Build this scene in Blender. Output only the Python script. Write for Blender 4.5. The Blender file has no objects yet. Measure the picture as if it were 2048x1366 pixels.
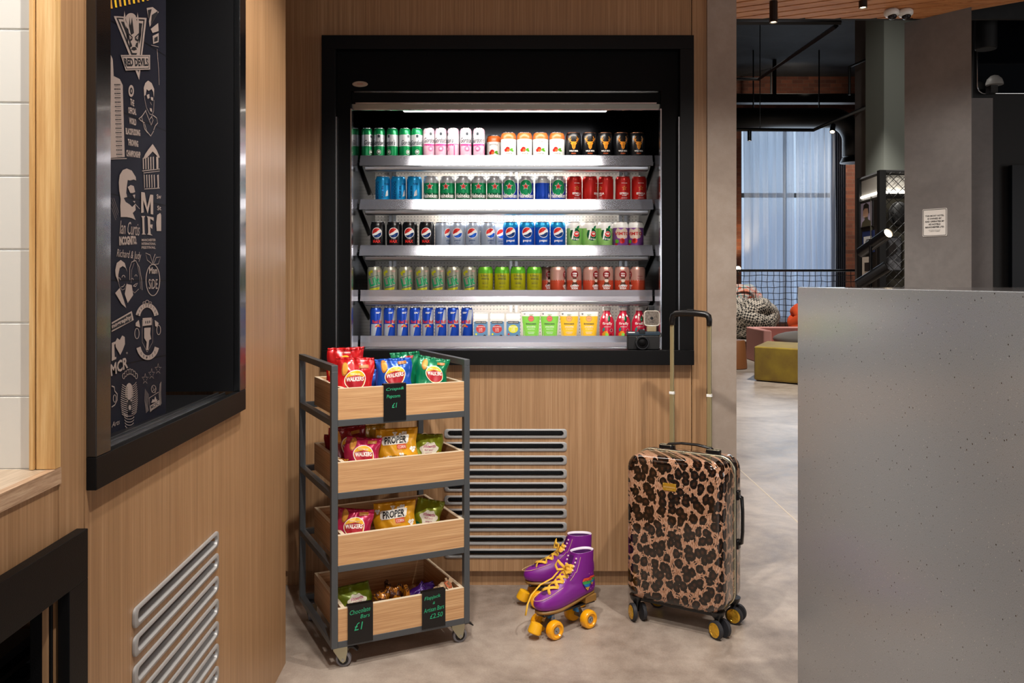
import bpy, bmesh, math, random
from math import sin, cos, pi, radians, sqrt, atan2
from mathutils import Vector, Matrix
from mathutils.geometry import tessellate_polygon
random.seed(7)
C = bpy.context.collection
SC = bpy.context.scene
F = 1700.0
# ------------------------------------------------------------------ camera
cam = bpy.data.cameras.new('camera'); camo = bpy.data.objects.new('camera', cam)
C.objects.link(camo); SC.camera = camo
camo.location = (0, 0, 1.2); camo.rotation_euler = (pi/2, 0, 0)
cam.sensor_width = 36; cam.lens = 36*F/2048; cam.shift_y = -122/2048; cam.clip_end = 100; cam.clip_start = .02
# ------------------------------------------------------------------ light
SC.view_settings.view_transform = 'Standard'; SC.view_settings.look = 'None'
SC.view_settings.gamma = 1; SC.view_settings.exposure = 0.0
w = bpy.data.worlds.new('world'); SC.world = w; w.use_nodes = True
w.node_tree.nodes['Background'].inputs[0].default_value = (.16, .17, .19, 1)
w.node_tree.nodes['Background'].inputs[1].default_value = .12
def area(name, loc, size, power, col=(1, 1, 1), target=None, rot=None, sy=None, spread=None):
    l = bpy.data.lights.new(name, 'AREA'); l.energy = power; l.color = col
    l.shape = 'RECTANGLE'; l.size = size; l.size_y = sy or size
    if spread: l.spread = radians(spread)
    o = bpy.data.objects.new(name, l); C.objects.link(o); o.location = loc
    if target is not None:
        o.rotation_euler = (Vector(target)-Vector(loc)).to_track_quat('-Z', 'Y').to_euler()
    elif rot: o.rotation_euler = rot
    return o
def spot(name, loc, target, power, ang, col=(1, 1, 1), blend=.5, rad=.03):
    l = bpy.data.lights.new(name, 'SPOT'); l.energy = power; l.color = col
    l.spot_size = radians(ang); l.spot_blend = blend; l.shadow_soft_size = rad
    o = bpy.data.objects.new(name, l); C.objects.link(o); o.location = loc
    o.rotation_euler = (Vector(target)-Vector(loc)).to_track_quat('-Z', 'Y').to_euler()
    return o
WARM = (1, .86, .70); NEUT = (1, .95, .885); COOL = (.82, .91, 1)
# ceiling spotlights of the lobby, in front of the fridge wall
spot('ceiling_spot_light', (-.15, 1.95, 2.64), (-.2, 2.75, 0), 122, 92, NEUT, .55, .035)
spot('ceiling_spot_light', (.95, 1.85, 2.64), (.75, 2.7, 0), 126, 92, NEUT, .55, .035)
spot('ceiling_spot_light', (.10, .8, 2.64), (-.55, 1.55, .3), 135, 105, NEUT, .6, .03)
spot('ceiling_spot_light', (1.4, 4.1, 2.64), (1.4, 4.4, 0), 115, 100, NEUT, .7, .04)
spot('ceiling_spot_light', (1.9, 3.7, 2.64), (2.35, 4.9, .5), 44, 90, NEUT, .8, .05)
# broad fill panels added out of view, behind the camera and to the right
area('lobby_fill', (.6, -2.6, 1.25), 2.8, 31, (.97, .97, 1), target=(0, 3, .6), sy=1.3)
area('side_fill', (5.6, 1.2, 1.5), 2.6, 42, (1, .97, .94), target=(0, 2.2, 1.3), sy=1.8)  # unseen panel added to lift the slats and the left wall
area('alcove_lamp', (-1.1, .75, 2.2), .7, 11, (1, .97, .92), target=(-.95, 1.25, 1.2))
# far lounge
area('lounge_window_light', (5.7, 17.0, 2.4), 1.9, 60, (.75, .87, 1), rot=(-pi/2, 0, 0), sy=3.8)
spot('lounge_spot_light', (3.4, 8.8, 4.2), (2.8, 9.2, 0), 800, 90, NEUT, .7, .05)
spot('lounge_spot_light', (3.4, 12.8, 4.4), (4.2, 14.2, 0), 600, 70, NEUT, .7, .05)
spot('lounge_spot_light', (1.9, 5.6, 3.6), (1.9, 6.0, 0), 330, 100, NEUT, .7, .05)
spot('lounge_wall_washer', (7.6, 15.6, 4.2), (6.9, 17.5, 2.4), 360, 100, WARM, .8, .05)
spot('lounge_wall_washer', (5.6, 16.0, 4.9), (5.4, 17.5, 4.95), 30, 120, WARM, .8, .05)
spot('column_fill', (3.0, 6.6, 4.6), (4.0, 9.6, 2.6), 150, 60, NEUT, .8, .05)  # added fill for the far columns, with no fitting of its own
spot('cabinet_fill', (2.9, 6.9, 2.5), (3.75, 8.3, 1.6), 60, 50, NEUT, .8, .05)  # added spot that lifts the dim pictures on the cabinet
# ------------------------------------------------------------------ materials
def hexc(h):
    h = h.lstrip('#'); v = [int(h[i:i+2], 16)/255 for i in (0, 2, 4)]
    return tuple(c/12.92 if c <= .04045 else ((c+.055)/1.055)**2.4 for c in v)
MATS = {}
def mat(name, col='#808080', rough=.5, metal=0, emit=None, es=0, coat=0, spec=None, trans=0, alpha=None, bump=0, bscale=200, ior=None, sub=0):
    if name in MATS: return MATS[name]
    m = bpy.data.materials.new(name); m.use_nodes = True
    b = m.node_tree.nodes['Principled BSDF']
    c = hexc(col) if isinstance(col, str) else col
    b.inputs['Base Color'].default_value = (*c, 1)
    b.inputs['Roughness'].default_value = rough; b.inputs['Metallic'].default_value = metal
    if coat: b.inputs['Coat Weight'].default_value = coat; b.inputs['Coat Roughness'].default_value = .08
    if spec is not None: b.inputs['Specular IOR Level'].default_value = spec
    if trans: b.inputs['Transmission Weight'].default_value = trans
    if ior: b.inputs['IOR'].default_value = ior
    if alpha is not None: b.inputs['Alpha'].default_value = alpha
    if emit:
        b.inputs['Emission Color'].default_value = (*(hexc(emit) if isinstance(emit, str) else emit), 1)
        b.inputs['Emission Strength'].default_value = es
    if bump:
        nt = m.node_tree; tc = nt.nodes.new('ShaderNodeTexCoord'); n = nt.nodes.new('ShaderNodeTexNoise')
        n.inputs['Scale'].default_value = bscale; n.inputs['Detail'].default_value = 3
        bp = nt.nodes.new('ShaderNodeBump'); bp.inputs['Strength'].default_value = bump; bp.inputs['Distance'].default_value = .002
        nt.links.new(tc.outputs['Object'], n.inputs['Vector']); nt.links.new(n.outputs['Fac'], bp.inputs['Height'])
        nt.links.new(bp.outputs['Normal'], b.inputs['Normal'])
    MATS[name] = m; return m
class NT:
    def __init__(s, name, rough=.5, metal=0):
        s.m = bpy.data.materials.new(name); s.m.use_nodes = True; s.t = s.m.node_tree
        s.b = s.t.nodes['Principled BSDF']; s.b.inputs['Roughness'].default_value = rough; s.b.inputs['Metallic'].default_value = metal
        s.tc = s.n('ShaderNodeTexCoord'); MATS[name] = s.m
    def n(s, ty, **k):
        x = s.t.nodes.new(ty)
        for a, v in k.items():
            if isinstance(v, (int, float, str, bool)) and hasattr(x, a): setattr(x, a, v)
        return x
    def l(s, a, b): s.t.links.new(a, b)
    def mapping(s, scale=(1, 1, 1), rot=(0, 0, 0), src=None, loc=(0, 0, 0)):
        x = s.n('ShaderNodeMapping'); x.inputs['Scale'].default_value = scale; x.inputs['Rotation'].default_value = rot
        x.inputs['Location'].default_value = loc
        s.l(src or s.tc.outputs['Object'], x.inputs['Vector']); return x.outputs['Vector']
    def noise(s, vec, scale=5, detail=3, rough=.5, dist=0):
        x = s.n('ShaderNodeTexNoise'); x.inputs['Scale'].default_value = scale; x.inputs['Detail'].default_value = detail
        x.inputs['Roughness'].default_value = rough; x.inputs['Distortion'].default_value = dist
        s.l(vec, x.inputs['Vector']); return x.outputs['Fac']
    def math(s, op, a, b=None, c=None):
        x = s.n('ShaderNodeMath'); x.operation = op
        for i, v in enumerate((a, b, c)):
            if v is None: continue
            if isinstance(v, (int, float)): x.inputs[i].default_value = v
            else: s.l(v, x.inputs[i])
        return x.outputs[0]
    def ramp(s, fac, stops):
        x = s.n('ShaderNodeValToRGB'); e = x.color_ramp.elements
        while len(e) < len(stops): e.new(.5)
        for el, (p, c) in zip(e, stops):
            el.position = p; el.color = (*(hexc(c) if isinstance(c, str) else c), 1)
        s.l(fac, x.inputs['Fac']); return x.outputs['Color']
    def mix(s, fac, a, b, mode='MIX'):
        x = s.n('ShaderNodeMix'); x.data_type = 'RGBA'; x.blend_type = mode
        for v, i in ((fac, 0), (a, 6), (b, 7)):
            if isinstance(v, (int, float)): x.inputs[i].default_value = v
            elif isinstance(v, str): x.inputs[i].default_value = (*hexc(v), 1)
            elif isinstance(v, tuple): x.inputs[i].default_value = (*v, 1)
            else: s.l(v, x.inputs[i])
        return x.outputs[2]
    def bump(s, h, strength=.3, dist=.002):
        x = s.n('ShaderNodeBump'); x.inputs['Strength'].default_value = strength; x.inputs['Distance'].default_value = dist
        s.l(h, x.inputs['Height']); s.l(x.outputs['Normal'], s.b.inputs['Normal'])
    def col(s, c): s.l(c, s.b.inputs['Base Color'])
def wood(name, c0, c1, c2, scale=(110, 110, 2.2), plank=.112, rough=.42):
    n = NT(name, rough)
    sx = n.n('ShaderNodeSeparateXYZ'); n.l(n.tc.outputs['Object'], sx.inputs[0])
    g = n.noise(n.mapping(scale), 1, 5, .65)
    g2 = n.noise(n.mapping(tuple(v*.16 for v in scale)), 1, 3, .5)
    f = n.math('ADD', n.math('MULTIPLY', g, .72), n.math('MULTIPLY', g2, .28))
    c = n.ramp(f, [(.34, c0), (.52, c1), (.68, c2)])
    if plank:
        p = n.math('DIVIDE', n.math('ADD', sx.outputs[0], sx.outputs[1]), plank)
        fl = n.math('FLOOR', p); wn = n.n('ShaderNodeTexWhiteNoise'); wn.noise_dimensions = '1D'; n.l(fl, wn.inputs['W'])
        c = n.mix(n.math('MULTIPLY', wn.outputs['Value'], .22), c, c0)
        fr = n.math('FRACT', p); ln = n.math('LESS_THAN', fr, .035)
        c = n.mix(n.math('MULTIPLY', ln, .45), c, c2)
    n.col(c); n.bump(g, .12, .001)
    return n.m
wood('oak_wall', '#8c6a49', '#a47e59', '#b8946f', (230, 230, 3))
wood('oak_box', '#a87850', '#c69a6c', '#dcb488', (4, 4, 260), 0, .5)
wood('oak_trim', '#b98b52', '#d1a76c', '#e2c08a', (170, 170, 6), 0, .5)
wood('oak_shelf', '#a58f76', '#c4b098', '#d6c6b0', (160, 8, 160), 0, .35)
wood('oak_nosing', '#8f7052', '#b8977a', '#d4b898', (260, 14, 260), 0, .5)
wood('timber_slat', '#b87646', '#d8935a', '#e8ac78', (6, 60, 60), 0, .5)
def concrete(name, a, b, c, rough=.3, sc=1.2):
    n = NT(name, rough)
    v = n.mapping((1, 1, 1)); f = n.noise(v, sc, 6, .6, .8); g = n.noise(v, sc*9, 5, .6); h = n.noise(v, sc*120, 2, .5)
    x = n.math('ADD', n.math('MULTIPLY', f, .6), n.math('ADD', n.math('MULTIPLY', g, .28), n.math('MULTIPLY', h, .12)))
    n.col(n.ramp(x, [(.36, a), (.5, b), (.64, c)]))
    r = n.math('ADD', rough-.08, n.math('MULTIPLY', g, .2)); n.l(r, n.b.inputs['Roughness'])
    n.bump(g, .06, .002); return n.m
concrete('polished_concrete', '#75675c', '#9c8e82', '#b9ac9f', .36, 1.6)
concrete('column_plaster', '#8f8074', '#9a8b7e', '#a4968a', .7, 3)
concrete('dark_soffit', '#141414', '#1e1e1f', '#2b2b2c', .8, 2)
concrete('pillar_paint', '#757170', '#7e7a78', '#868280', .6, 3)
def brick(name, c1, c2, mor, sx=1, rot=(pi/2, 0, 0), scale=4.2):
    n = NT(name, .85)
    b = n.n('ShaderNodeTexBrick'); n.l(n.mapping((1, 1, 1), rot), b.inputs['Vector'])
    b.inputs['Scale'].default_value = scale; b.inputs['Color1'].default_value = (*hexc(c1), 1); b.inputs['Color2'].default_value = (*hexc(c2), 1)
    b.inputs['Mortar'].default_value = (*hexc(mor), 1); b.inputs['Mortar Size'].default_value = .014
    b.inputs['Brick Width'].default_value = .95; b.inputs['Row Height'].default_value = .32
    g = n.noise(n.mapping(), 9, 4)
    n.col(n.mix(n.math('MULTIPLY', g, .6), b.outputs['Color'], '#2a1209')); n.bump(b.outputs['Fac'], -.4, .005); return n.m
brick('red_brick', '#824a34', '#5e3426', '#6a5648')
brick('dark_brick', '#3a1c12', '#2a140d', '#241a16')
blackm = mat('black_satin', '#0d0d0f', .32, 0, spec=.5)
mat('black_matt', '#08080a', .6); mat('black_gloss', '#030304', .6, spec=.12)
mat('frame_paint', '#050506', .5, 0, spec=.2, bump=.15, bscale=500); mat('display_paint', '#08090b', .24, 0, spec=.9, coat=.3, bump=.12, bscale=500)
mat('trolley_steel', '#505356', .42, .3); mat('chrome', '#d8dadc', .12, 1); mat('steel', '#b8babd', .28, 1)
mat('brushed_steel', '#c9cbd2', .2, 1); mat('dark_mirror', '#50545a', .12, 1); mat('dark_mirror2', '#1a1b1e', .15, 1); mat('white_panel', '#e8e6e2', .45, .2)
mat('vent_metal', '#a2a1a0', .42, .25); mat('vent_dark', '#15161a', .5); mat('white_plastic', '#e8e8e4', .3)
mat('gold', '#e0b23c', .22, .7); mat('brass', '#c8bd92', .3, .75); mat('rubber', '#26262a', .6); mat('grey_rubber', '#6d6a6e', .55)
mat('led', '#ffffff', .5, emit='#fff4e6', es=14); mat('led_soft', '#ffffff', .5, emit='#fff6ea', es=6)
mat('lamp_glow', '#ffffff', .5, emit='#ffe3b8', es=12); mat('lamp_dim', '#ffffff', .5, emit='#fff0e0', es=2.5)
mat('white_tile', '#d9d7d0', .18, coat=.4); mat('grout', '#f2f1ec', .7)
mat('ivory', '#e3d9c6', .5)
# ------------------------------------------------------------------ mesh helpers
def obj(name, bm, mats, parent=None, smooth=False, loc=None, rot=None, bevel=0, seg=2, sub=0):
    me = bpy.data.meshes.new(name); bm.normal_update(); bm.to_mesh(me); bm.free()
    for m in (mats if isinstance(mats, (list, tuple)) else [mats]): me.materials.append(MATS[m] if isinstance(m, str) else m)
    if smooth:
        for p in me.polygons: p.use_smooth = True
    o = bpy.data.objects.new(name, me); C.objects.link(o)
    if parent: o.parent = parent
    if loc: o.location = loc
    if rot: o.rotation_euler = rot
    if sub:
        s = o.modifiers.new('sub', 'SUBSURF'); s.levels = sub; s.render_levels = sub
    if bevel:
        b = o.modifiers.new('bevel', 'BEVEL'); b.width = bevel; b.segments = seg; b.limit_method = 'ANGLE'; b.angle_limit = radians(40)
        for p in me.polygons: p.use_smooth = True
        try:
            w = o.modifiers.new('wn', 'WEIGHTED_NORMAL'); w.keep_sharp = True
        except Exception: pass
    if smooth == 'auto':
        try: me.set_sharp_from_angle(angle=radians(35))
        except Exception: pass
    return o
def tag(o, label=None, cat=None, group=None, kind=None):
    if label: o['label'] = label
    if cat: o['category'] = cat
    if group: o['group'] = group
    if kind: o['kind'] = kind
    return o
def thing(name, label, cat, loc=(0, 0, 0), rz=0, group=None):
    o = bpy.data.objects.new(name, None); C.objects.link(o); o.location = loc; o.rotation_euler = (0, 0, rz)
    return tag(o, label, cat, group)
def struct(name, bm, m, **k):
    o = obj(name, bm, m, **k); o['kind'] = 'structure'; return o
def BM(): return bmesh.new()
def box(bm, x0, x1, y0, y1, z0, z1, mi=0, M=None):
    vs = [bm.verts.new(v) for v in ((x0, y0, z0), (x1, y0, z0), (x1, y1, z0), (x0, y1, z0), (x0, y0, z1), (x1, y0, z1), (x1, y1, z1), (x0, y1, z1))]
    for f in ((3, 2, 1, 0), (4, 5, 6, 7), (0, 1, 5, 4), (1, 2, 6, 5), (2, 3, 7, 6), (3, 0, 4, 7)):
        bm.faces.new([vs[i] for i in f]).material_index = mi
    if M is not None:
        for v in vs: v.co = M @ v.co
    return vs
def prism(bm, pts, a0, a1, axis='y', mi=0, M=None):
    """polygon pts in the plane, extruded along axis"""
    def P(p, a):
        return {'y': (p[0], a, p[1]), 'x': (a, p[0], p[1]), 'z': (p[0], p[1], a)}[axis]
    A = [bm.verts.new(P(p, a0)) for p in pts]; B = [bm.verts.new(P(p, a1)) for p in pts]; n = len(pts)
    fs = [bm.faces.new(A), bm.faces.new(B[::-1])]
    for i in range(n): fs.append(bm.faces.new((A[i], B[i], B[(i+1) % n], A[(i+1) % n])))
    for f in fs: f.material_index = mi
    if M is not None:
        for v in A+B: v.co = M @ v.co
    bmesh.ops.recalc_face_normals(bm, faces=fs)
def lathe(bm, prof, n=24, M=None, mis=None, cap=True):
    """prof = [(r, z)...]; mis = material per segment"""
    rings = []
    for r, z in prof:
        rings.append([bm.verts.new((r*cos(2*pi*i/n), r*sin(2*pi*i/n), z)) for i in range(n)])
    fs = []
    for k in range(len(prof)-1):
        for i in range(n):
            f = bm.faces.new((rings[k][i], rings[k][(i+1) % n], rings[k+1][(i+1) % n], rings[k+1][i]))
            f.material_index = mis[k] if mis else 0; fs.append(f)
    if cap:
        f = bm.faces.new(rings[0][::-1]); f.material_index = mis[0] if mis else 0
        f = bm.faces.new(rings[-1]); f.material_index = mis[-1] if mis else 0
    if M is not None:
        for rg in rings:
            for v in rg: v.co = M @ v.co
def cyl(bm, p0, p1, r0, r1=None, n=16, mi=0):
    p0, p1 = Vector(p0), Vector(p1); d = p1-p0
    M = Matrix.Translation(p0) @ d.to_track_quat('Z', 'Y').to_matrix().to_4x4()
    lathe(bm, [(r0, 0), (r0 if r1 is None else r1, d.length)], n, M, [mi])
def tube(bm, pts, r, n=8, closed=False, flat=1.0, mi=0, up=None, cap=True):
    """sweep a circle (or flattened ribbon) along pts"""
    pts = [Vector(p) for p in pts]; N = len(pts); rings = []; prev = None
    for i, p in enumerate(pts):
        a = pts[(i-1) % N] if (closed or i > 0) else p; b = pts[(i+1) % N] if (closed or i < N-1) else p
        t = (b-a).normalized()
        if prev is None: u = (Vector(up) if up else (Vector((0, 0, 1)) if abs(t.z) < .9 else Vector((1, 0, 0))))
        else: u = prev
        u = (u - t*u.dot(t)); u = u.normalized() if u.length > 1e-6 else Vector((1, 0, 0)); v = t.cross(u)
        if not up: prev = u
        else: prev = Vector(up)
        rr = r[i] if isinstance(r, (list, tuple)) else r
        rings.append([bm.verts.new(p + u*(rr*flat*cos(2*pi*k/n)) + v*(rr*sin(2*pi*k/n))) for k in range(n)])
    for i in range(N if closed else N-1):
        A, B = rings[i], rings[(i+1) % N]
        for k in range(n):
            bm.faces.new((A[k], A[(k+1) % n], B[(k+1) % n], B[k])).material_index = mi
    if not closed and cap:
        bm.faces.new(rings[0][::-1]).material_index = mi; bm.faces.new(rings[-1]).material_index = mi
def sphere(bm, c, r, nu=16, nv=10, sc=(1, 1, 1), mi=0):
    M = Matrix.Translation(c) @ Matrix.Diagonal((*sc, 1))
    lathe(bm, [(max(r*sin(pi*k/nv), r*.001), -r*cos(pi*k/nv)) for k in range(nv+1)], nu, M, [mi]*(nv+1))
def rrect(x0, x1, y0, y1, r, n=5):
    out = []
    for cx, cy, a in ((x1-r, y1-r, 0), (x0+r, y1-r, 90), (x0+r, y0+r, 180), (x1-r, y0+r, 270)):
        for k in range(n+1):
            t = radians(a+90*k/n); out.append((cx+r*cos(t), cy+r*sin(t)))
    return out
# ---- flat artwork: shapes in (u, v), mapped on to a surface
def P(*pts): return ('poly', list(pts))
def CI(cx, cy, r, ry=None, n=20): return P(*[(cx+r*cos(2*pi*i/n), cy+(ry or r)*sin(2*pi*i/n)) for i in range(n)])
def RE(x0, x1, y0, y1): return P((x0, y0), (x1, y0), (x1, y1), (x0, y1))
def ROTP(s, a, c=(0, 0)):
    ca, sa = cos(a), sin(a)
    return ('poly', [(c[0]+(x-c[0])*ca-(y-c[1])*sa, c[1]+(x-c[0])*sa+(y-c[1])*ca) for x, y in s[1]])
def STAR(cx, cy, r, k=.42, n=5): return P(*[(cx+(r if i % 2 == 0 else r*k)*sin(pi*i/n), cy+(r if i % 2 == 0 else r*k)*cos(pi*i/n)) for i in range(2*n)])
def RING(cx, cy, r, w, ry=None, a0=0, a1=360, n=28):
    ry = ry or r; A = [radians(a0+(a1-a0)*i/n) for i in range(n+1)]
    return ('strip', [((cx+r*cos(a), cy+ry*sin(a)), (cx+(r-w)*cos(a), cy+(ry-w)*sin(a))) for a in A])
def LINE(pts, w):
    out = []
    for i, p in enumerate(pts):
        a = pts[max(i-1, 0)]; b = pts[min(i+1, len(pts)-1)]; dx, dy = b[0]-a[0], b[1]-a[1]; L = sqrt(dx*dx+dy*dy) or 1
        nx, ny = -dy/L*w/2, dx/L*w/2; out.append(((p[0]+nx, p[1]+ny), (p[0]-nx, p[1]-ny)))
    return ('strip', out)
_TX = {}
def _text(s, bold, shear, cs):
    k = (s, bold, shear, cs)
    if k not in _TX:
        cu = bpy.data.curves.new('t', 'FONT'); cu.body = s; cu.offset = bold; cu.shear = shear; cu.space_character = cs; cu.resolution_u = 2; cu.fill_mode = 'FRONT' if False else 'BOTH'
        o = bpy.data.objects.new('t', cu); C.objects.link(o); bpy.context.view_layer.update()
        me = bpy.data.meshes.new_from_object(o.evaluated_get(bpy.context.evaluated_depsgraph_get()))
        V = [(v.co.x, v.co.y) for v in me.vertices]; Fc = [tuple(p.vertices) for p in me.polygons]
        bpy.data.objects.remove(o); bpy.data.curves.remove(cu); bpy.data.meshes.remove(me)
        xs = [v[0] for v in V]; ys = [v[1] for v in V]; x0, x1, y0, y1 = min(xs), max(xs), min(ys), max(ys)
        _TX[k] = ([((x-(x0+x1)/2)/(x1-x0), (y-(y0+y1)/2)/(y1-y0)) for x, y in V], Fc, (x1-x0)/(y1-y0))
    return _TX[k]
def T(s, cx, cy, w, h=None, bold=.01, shear=0, rot=0, cs=1, bend=0):
    V, Fc, ar = _text(s, bold, shear, cs); h = h or w/ar; ca, sa = cos(rot), sin(rot); out = []
    for x, y in V:
        X, Y = x*w, y*h
        if bend:   # arc of radius bend (positive: arch)
            a = X/bend; X, Y = (bend+Y)*sin(a), (bend+Y)*cos(a)-bend
        out.append((cx+X*ca-Y*sa, cy+X*sa+Y*ca))
    return ('mesh', out, Fc)
def decal(bm, layers, fn, su=None, sv=None, e0=.0003, de=.00018):
    """layers = [(shape, material index)...]; fn(u, v, e) -> xyz"""
    for k, L in enumerate(layers):
        shp, mi = L[0], L[1]; lev = L[2] if len(L) > 2 else k
        b = bmesh.new()
        if shp[0] == 'poly':
            vs = [b.verts.new((x, y, 0)) for x, y in shp[1]]
            for t in tessellate_polygon([[Vector((x, y, 0)) for x, y in shp[1]]]):
                try: b.faces.new([vs[i] for i in t])
                except ValueError: pass
        elif shp[0] == 'strip':
            pr = [(b.verts.new((*p, 0)), b.verts.new((*q, 0))) for p, q in shp[1]]
            for (p, q), (r, s) in zip(pr, pr[1:]): b.faces.new((p, q, s, r))
        else:
            vs = [b.verts.new((x, y, 0)) for x, y in shp[1]]
            for f in shp[2]:
                try: b.faces.new([vs[i] for i in f])
                except ValueError: pass
        xs = [v.co.x for v in b.verts]; ys = [v.co.y for v in b.verts]
        for st, ax, lo, hi in ((su, 0, min(xs), max(xs)), (sv, 1, min(ys), max(ys))):
            if not st: continue
            c = math.ceil(lo/st)*st
            while c < hi:
                co = [0, 0, 0]; no = [0, 0, 0]; co[ax] = c; no[ax] = 1
                bmesh.ops.bisect_plane(b, geom=b.verts[:]+b.edges[:]+b.faces[:], plane_co=co, plane_no=no, dist=1e-7); c += st
        b.normal_update(); mp = {}
        for v in b.verts: mp[v] = bm.verts.new(fn(v.co.x, v.co.y, e0+de*lev))
        for f in b.faces:
            vv = [mp[v] for v in f.verts]
            if f.normal.z < 0: vv = vv[::-1]
            try: bm.faces.new(vv).material_index = mi
            except ValueError: pass
        b.free()
def copy_tree(o, parent=None):
    c = o.copy(); C.objects.link(c)
    if parent: c.parent = parent
    for ch in list(o.children): copy_tree(ch, c)
    return c
ORD = ['first', 'second', 'third', 'fourth', 'fifth', 'sixth', 'seventh', 'eighth', 'ninth', 'tenth']
def nth(i, n, side='left'):
    """which one of n things in a row"""
    if n == 1: return 'only one'
    if i == 0: return 'leftmost'
    if i == n-1: return 'rightmost'
    if n == 3: return 'middle one'
    return ORD[i]+' from the left'
# ================================================================== the room
def LW(Y): return -.616-.0353*Y          # left wall plane, X at depth Y
WALLDIR = Vector((-.0353, 1, 0)).normalized(); LROT = atan2(.0353, 1)
bm = BM(); box(bm, -4, 14, -4, 19, -.1, 0); struct('floor', bm, 'polished_concrete')
bm = BM(); tube(bm, [(1.40, 3.4, .0003), (1.446, 5.44, .0003), (1.52, 7.6, .0003)], .004, 4, flat=.2); struct('trim_1', bm, mat('floor_joint', '#c9bba8', .5))
# oak wall round the fridge, with an opening
YB = 3.32
X0, X1 = -.715, .6805; Z0, Z1 = .894, 2.128     # hole
bm = BM()
box(bm, -1.6, X0, YB, YB+.04, .065, 3); box(bm, X1, .7001, YB, YB+.04, .065, 3)
box(bm, X0, X1, YB, YB+.04, Z1, 3)
VX0, VX1 = -.262, .212; VZ = [1.2-(y-561)/512 for y in (867, 893, 920, 947, 973.5, 1000, 1026.5, 1053, 1080, 1106.5)]
sh = .0115
rows = []
top = Z0
for z in VZ: rows.append((z-sh, z+sh))
box(bm, X0, VX0, YB, YB+.04, .065, Z0); box(bm, VX1, X1, YB, YB+.04, .065, Z0)
zt = Z0
for a, b in rows: box(bm, VX0, VX1, YB, YB+.04, b, zt); zt = a
box(bm, VX0, VX1, YB, YB+.04, .065, zt)
struct('wall_back', bm, 'oak_wall')
bm = BM(); box(bm, .7035, .76, YB, YB+.04, .065, 3); struct('wall_back_strip', bm, 'oak_wall')
bm = BM(); box(bm, -1.6, .76, YB+.03, YB+.05, 0, .065); struct('baseboard_back', bm, 'oak_wall')
bm = BM(); box(bm, .7, .7036, YB+.02, YB+.03, .065, 3); struct('trim_2', bm, 'black_matt')
bm = BM(); box(bm, .7605, .874, YB-.01, 5.2, 0, 3); struct('wall_column', bm, 'column_plaster')
bm = BM(); box(bm, .874, .882, YB+.02, 5.2, 0, .055); struct('baseboard_right', bm, mat('skirt_brown', '#5a4c42', .6))
bm = BM(); box(bm, -1.62, -1.6, 2.6, 3.4, 0, 3); struct('wall_side', bm, 'oak_wall')
# plenum behind the fridge wall
bm = BM(); box(bm, -1.6, .76, 4.15, 4.2, 0, 3); struct('wall_plenum', bm, 'black_matt')
# vents: each slot of the grille is a rounded metal frame
def slot_bm(L, H, hl, hh, d=.004, depth=.02):
    """L x H flange, hl x hh hole, lying in XZ, facing -Y, origin at centre"""
    b = BM(); o = rrect(-L/2, L/2, -H/2, H/2, H*.3, 4); i = rrect(-hl/2, hl/2, -hh/2, hh/2, hh*.48, 4); i2 = i
    n = len(o); R = []
    for pts, y in ((o, 0), (o, -d), ([(x*.994, z*.9) for x, z in o], -d-.0012), ([(x*1.004, z*1.1) for x, z in i], -d-.0012), (i, -d+.0005), (i2, depth)):
        R.append([b.verts.new((x, y, z)) for x, z in pts])
    for A, B_ in zip(R, R[1:]):
        for k in range(n): b.faces.new((A[k], A[(k+1) % n], B_[(k+1) % n], B_[k]))
    bmesh.ops.recalc_face_normals(b, faces=b.faces[:]); return b
SLOT = None
def vent(name, label, base, rz, Ls):
    global SLOT
    g = thing(name, label, 'vent', base, rz)
    for z in VZ:
        if SLOT is None:
            SLOT = obj('slot_frame', slot_bm(.478, .036, .452, .0215), 'vent_metal', g, 'auto'); s = SLOT
        else:
            s = SLOT.copy(); C.objects.link(s); s.parent = g
        s.location = (0, 0, z)
    b = BM()
    for z in VZ:
        box(b, -.235, .235, .034, .036, z-.016, z+.016)
        for k in range(60): box(b, -.231+k*.00783, -.229+k*.00783, .030, .034, z-.013, z+.013)
    obj('mesh_screen', b, 'vent_dark', g); return g
vent('ventilation_grille', 'metal slotted ventilation grille in the oak wall below the fridge, partly behind the snack trolley', ((VX0+VX1)/2, YB, 0), 0, 0)
vent('ventilation_grille', 'metal slotted ventilation grille low in the left oak wall under the dark display frame', (LW(1.735)+.0005, 1.735, 0), LROT+pi/2, 0)
# left wall: local frame u along depth (Y), built in its own rotated frame; origin at (LW(0),0)
LM = Matrix.Translation((LW(0), 0, 0)) @ Matrix.Rotation(LROT, 4, 'Z')
def lbox(bm, x0, x1, u0, u1, z0, z1, mi=0): box(bm, x0, x1, u0, u1, z0, z1, mi, LM)
U = lambda Y: Y/cos(LROT)
bm = BM()
FY0, FY1, FZ0, FZ1 = 1.323, 2.161, .873, 2.35        # display frame outer, along depth
ix0, ix1, iz0, iz1 = FY0+.02, FY1-.02, FZ0+.02, FZ1-.05
lbox(bm, -.06, 0, ix1, 2.668, 0, 3); lbox(bm, -.06, 0, 1.245, ix0, .4, 3) if False else None
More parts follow.
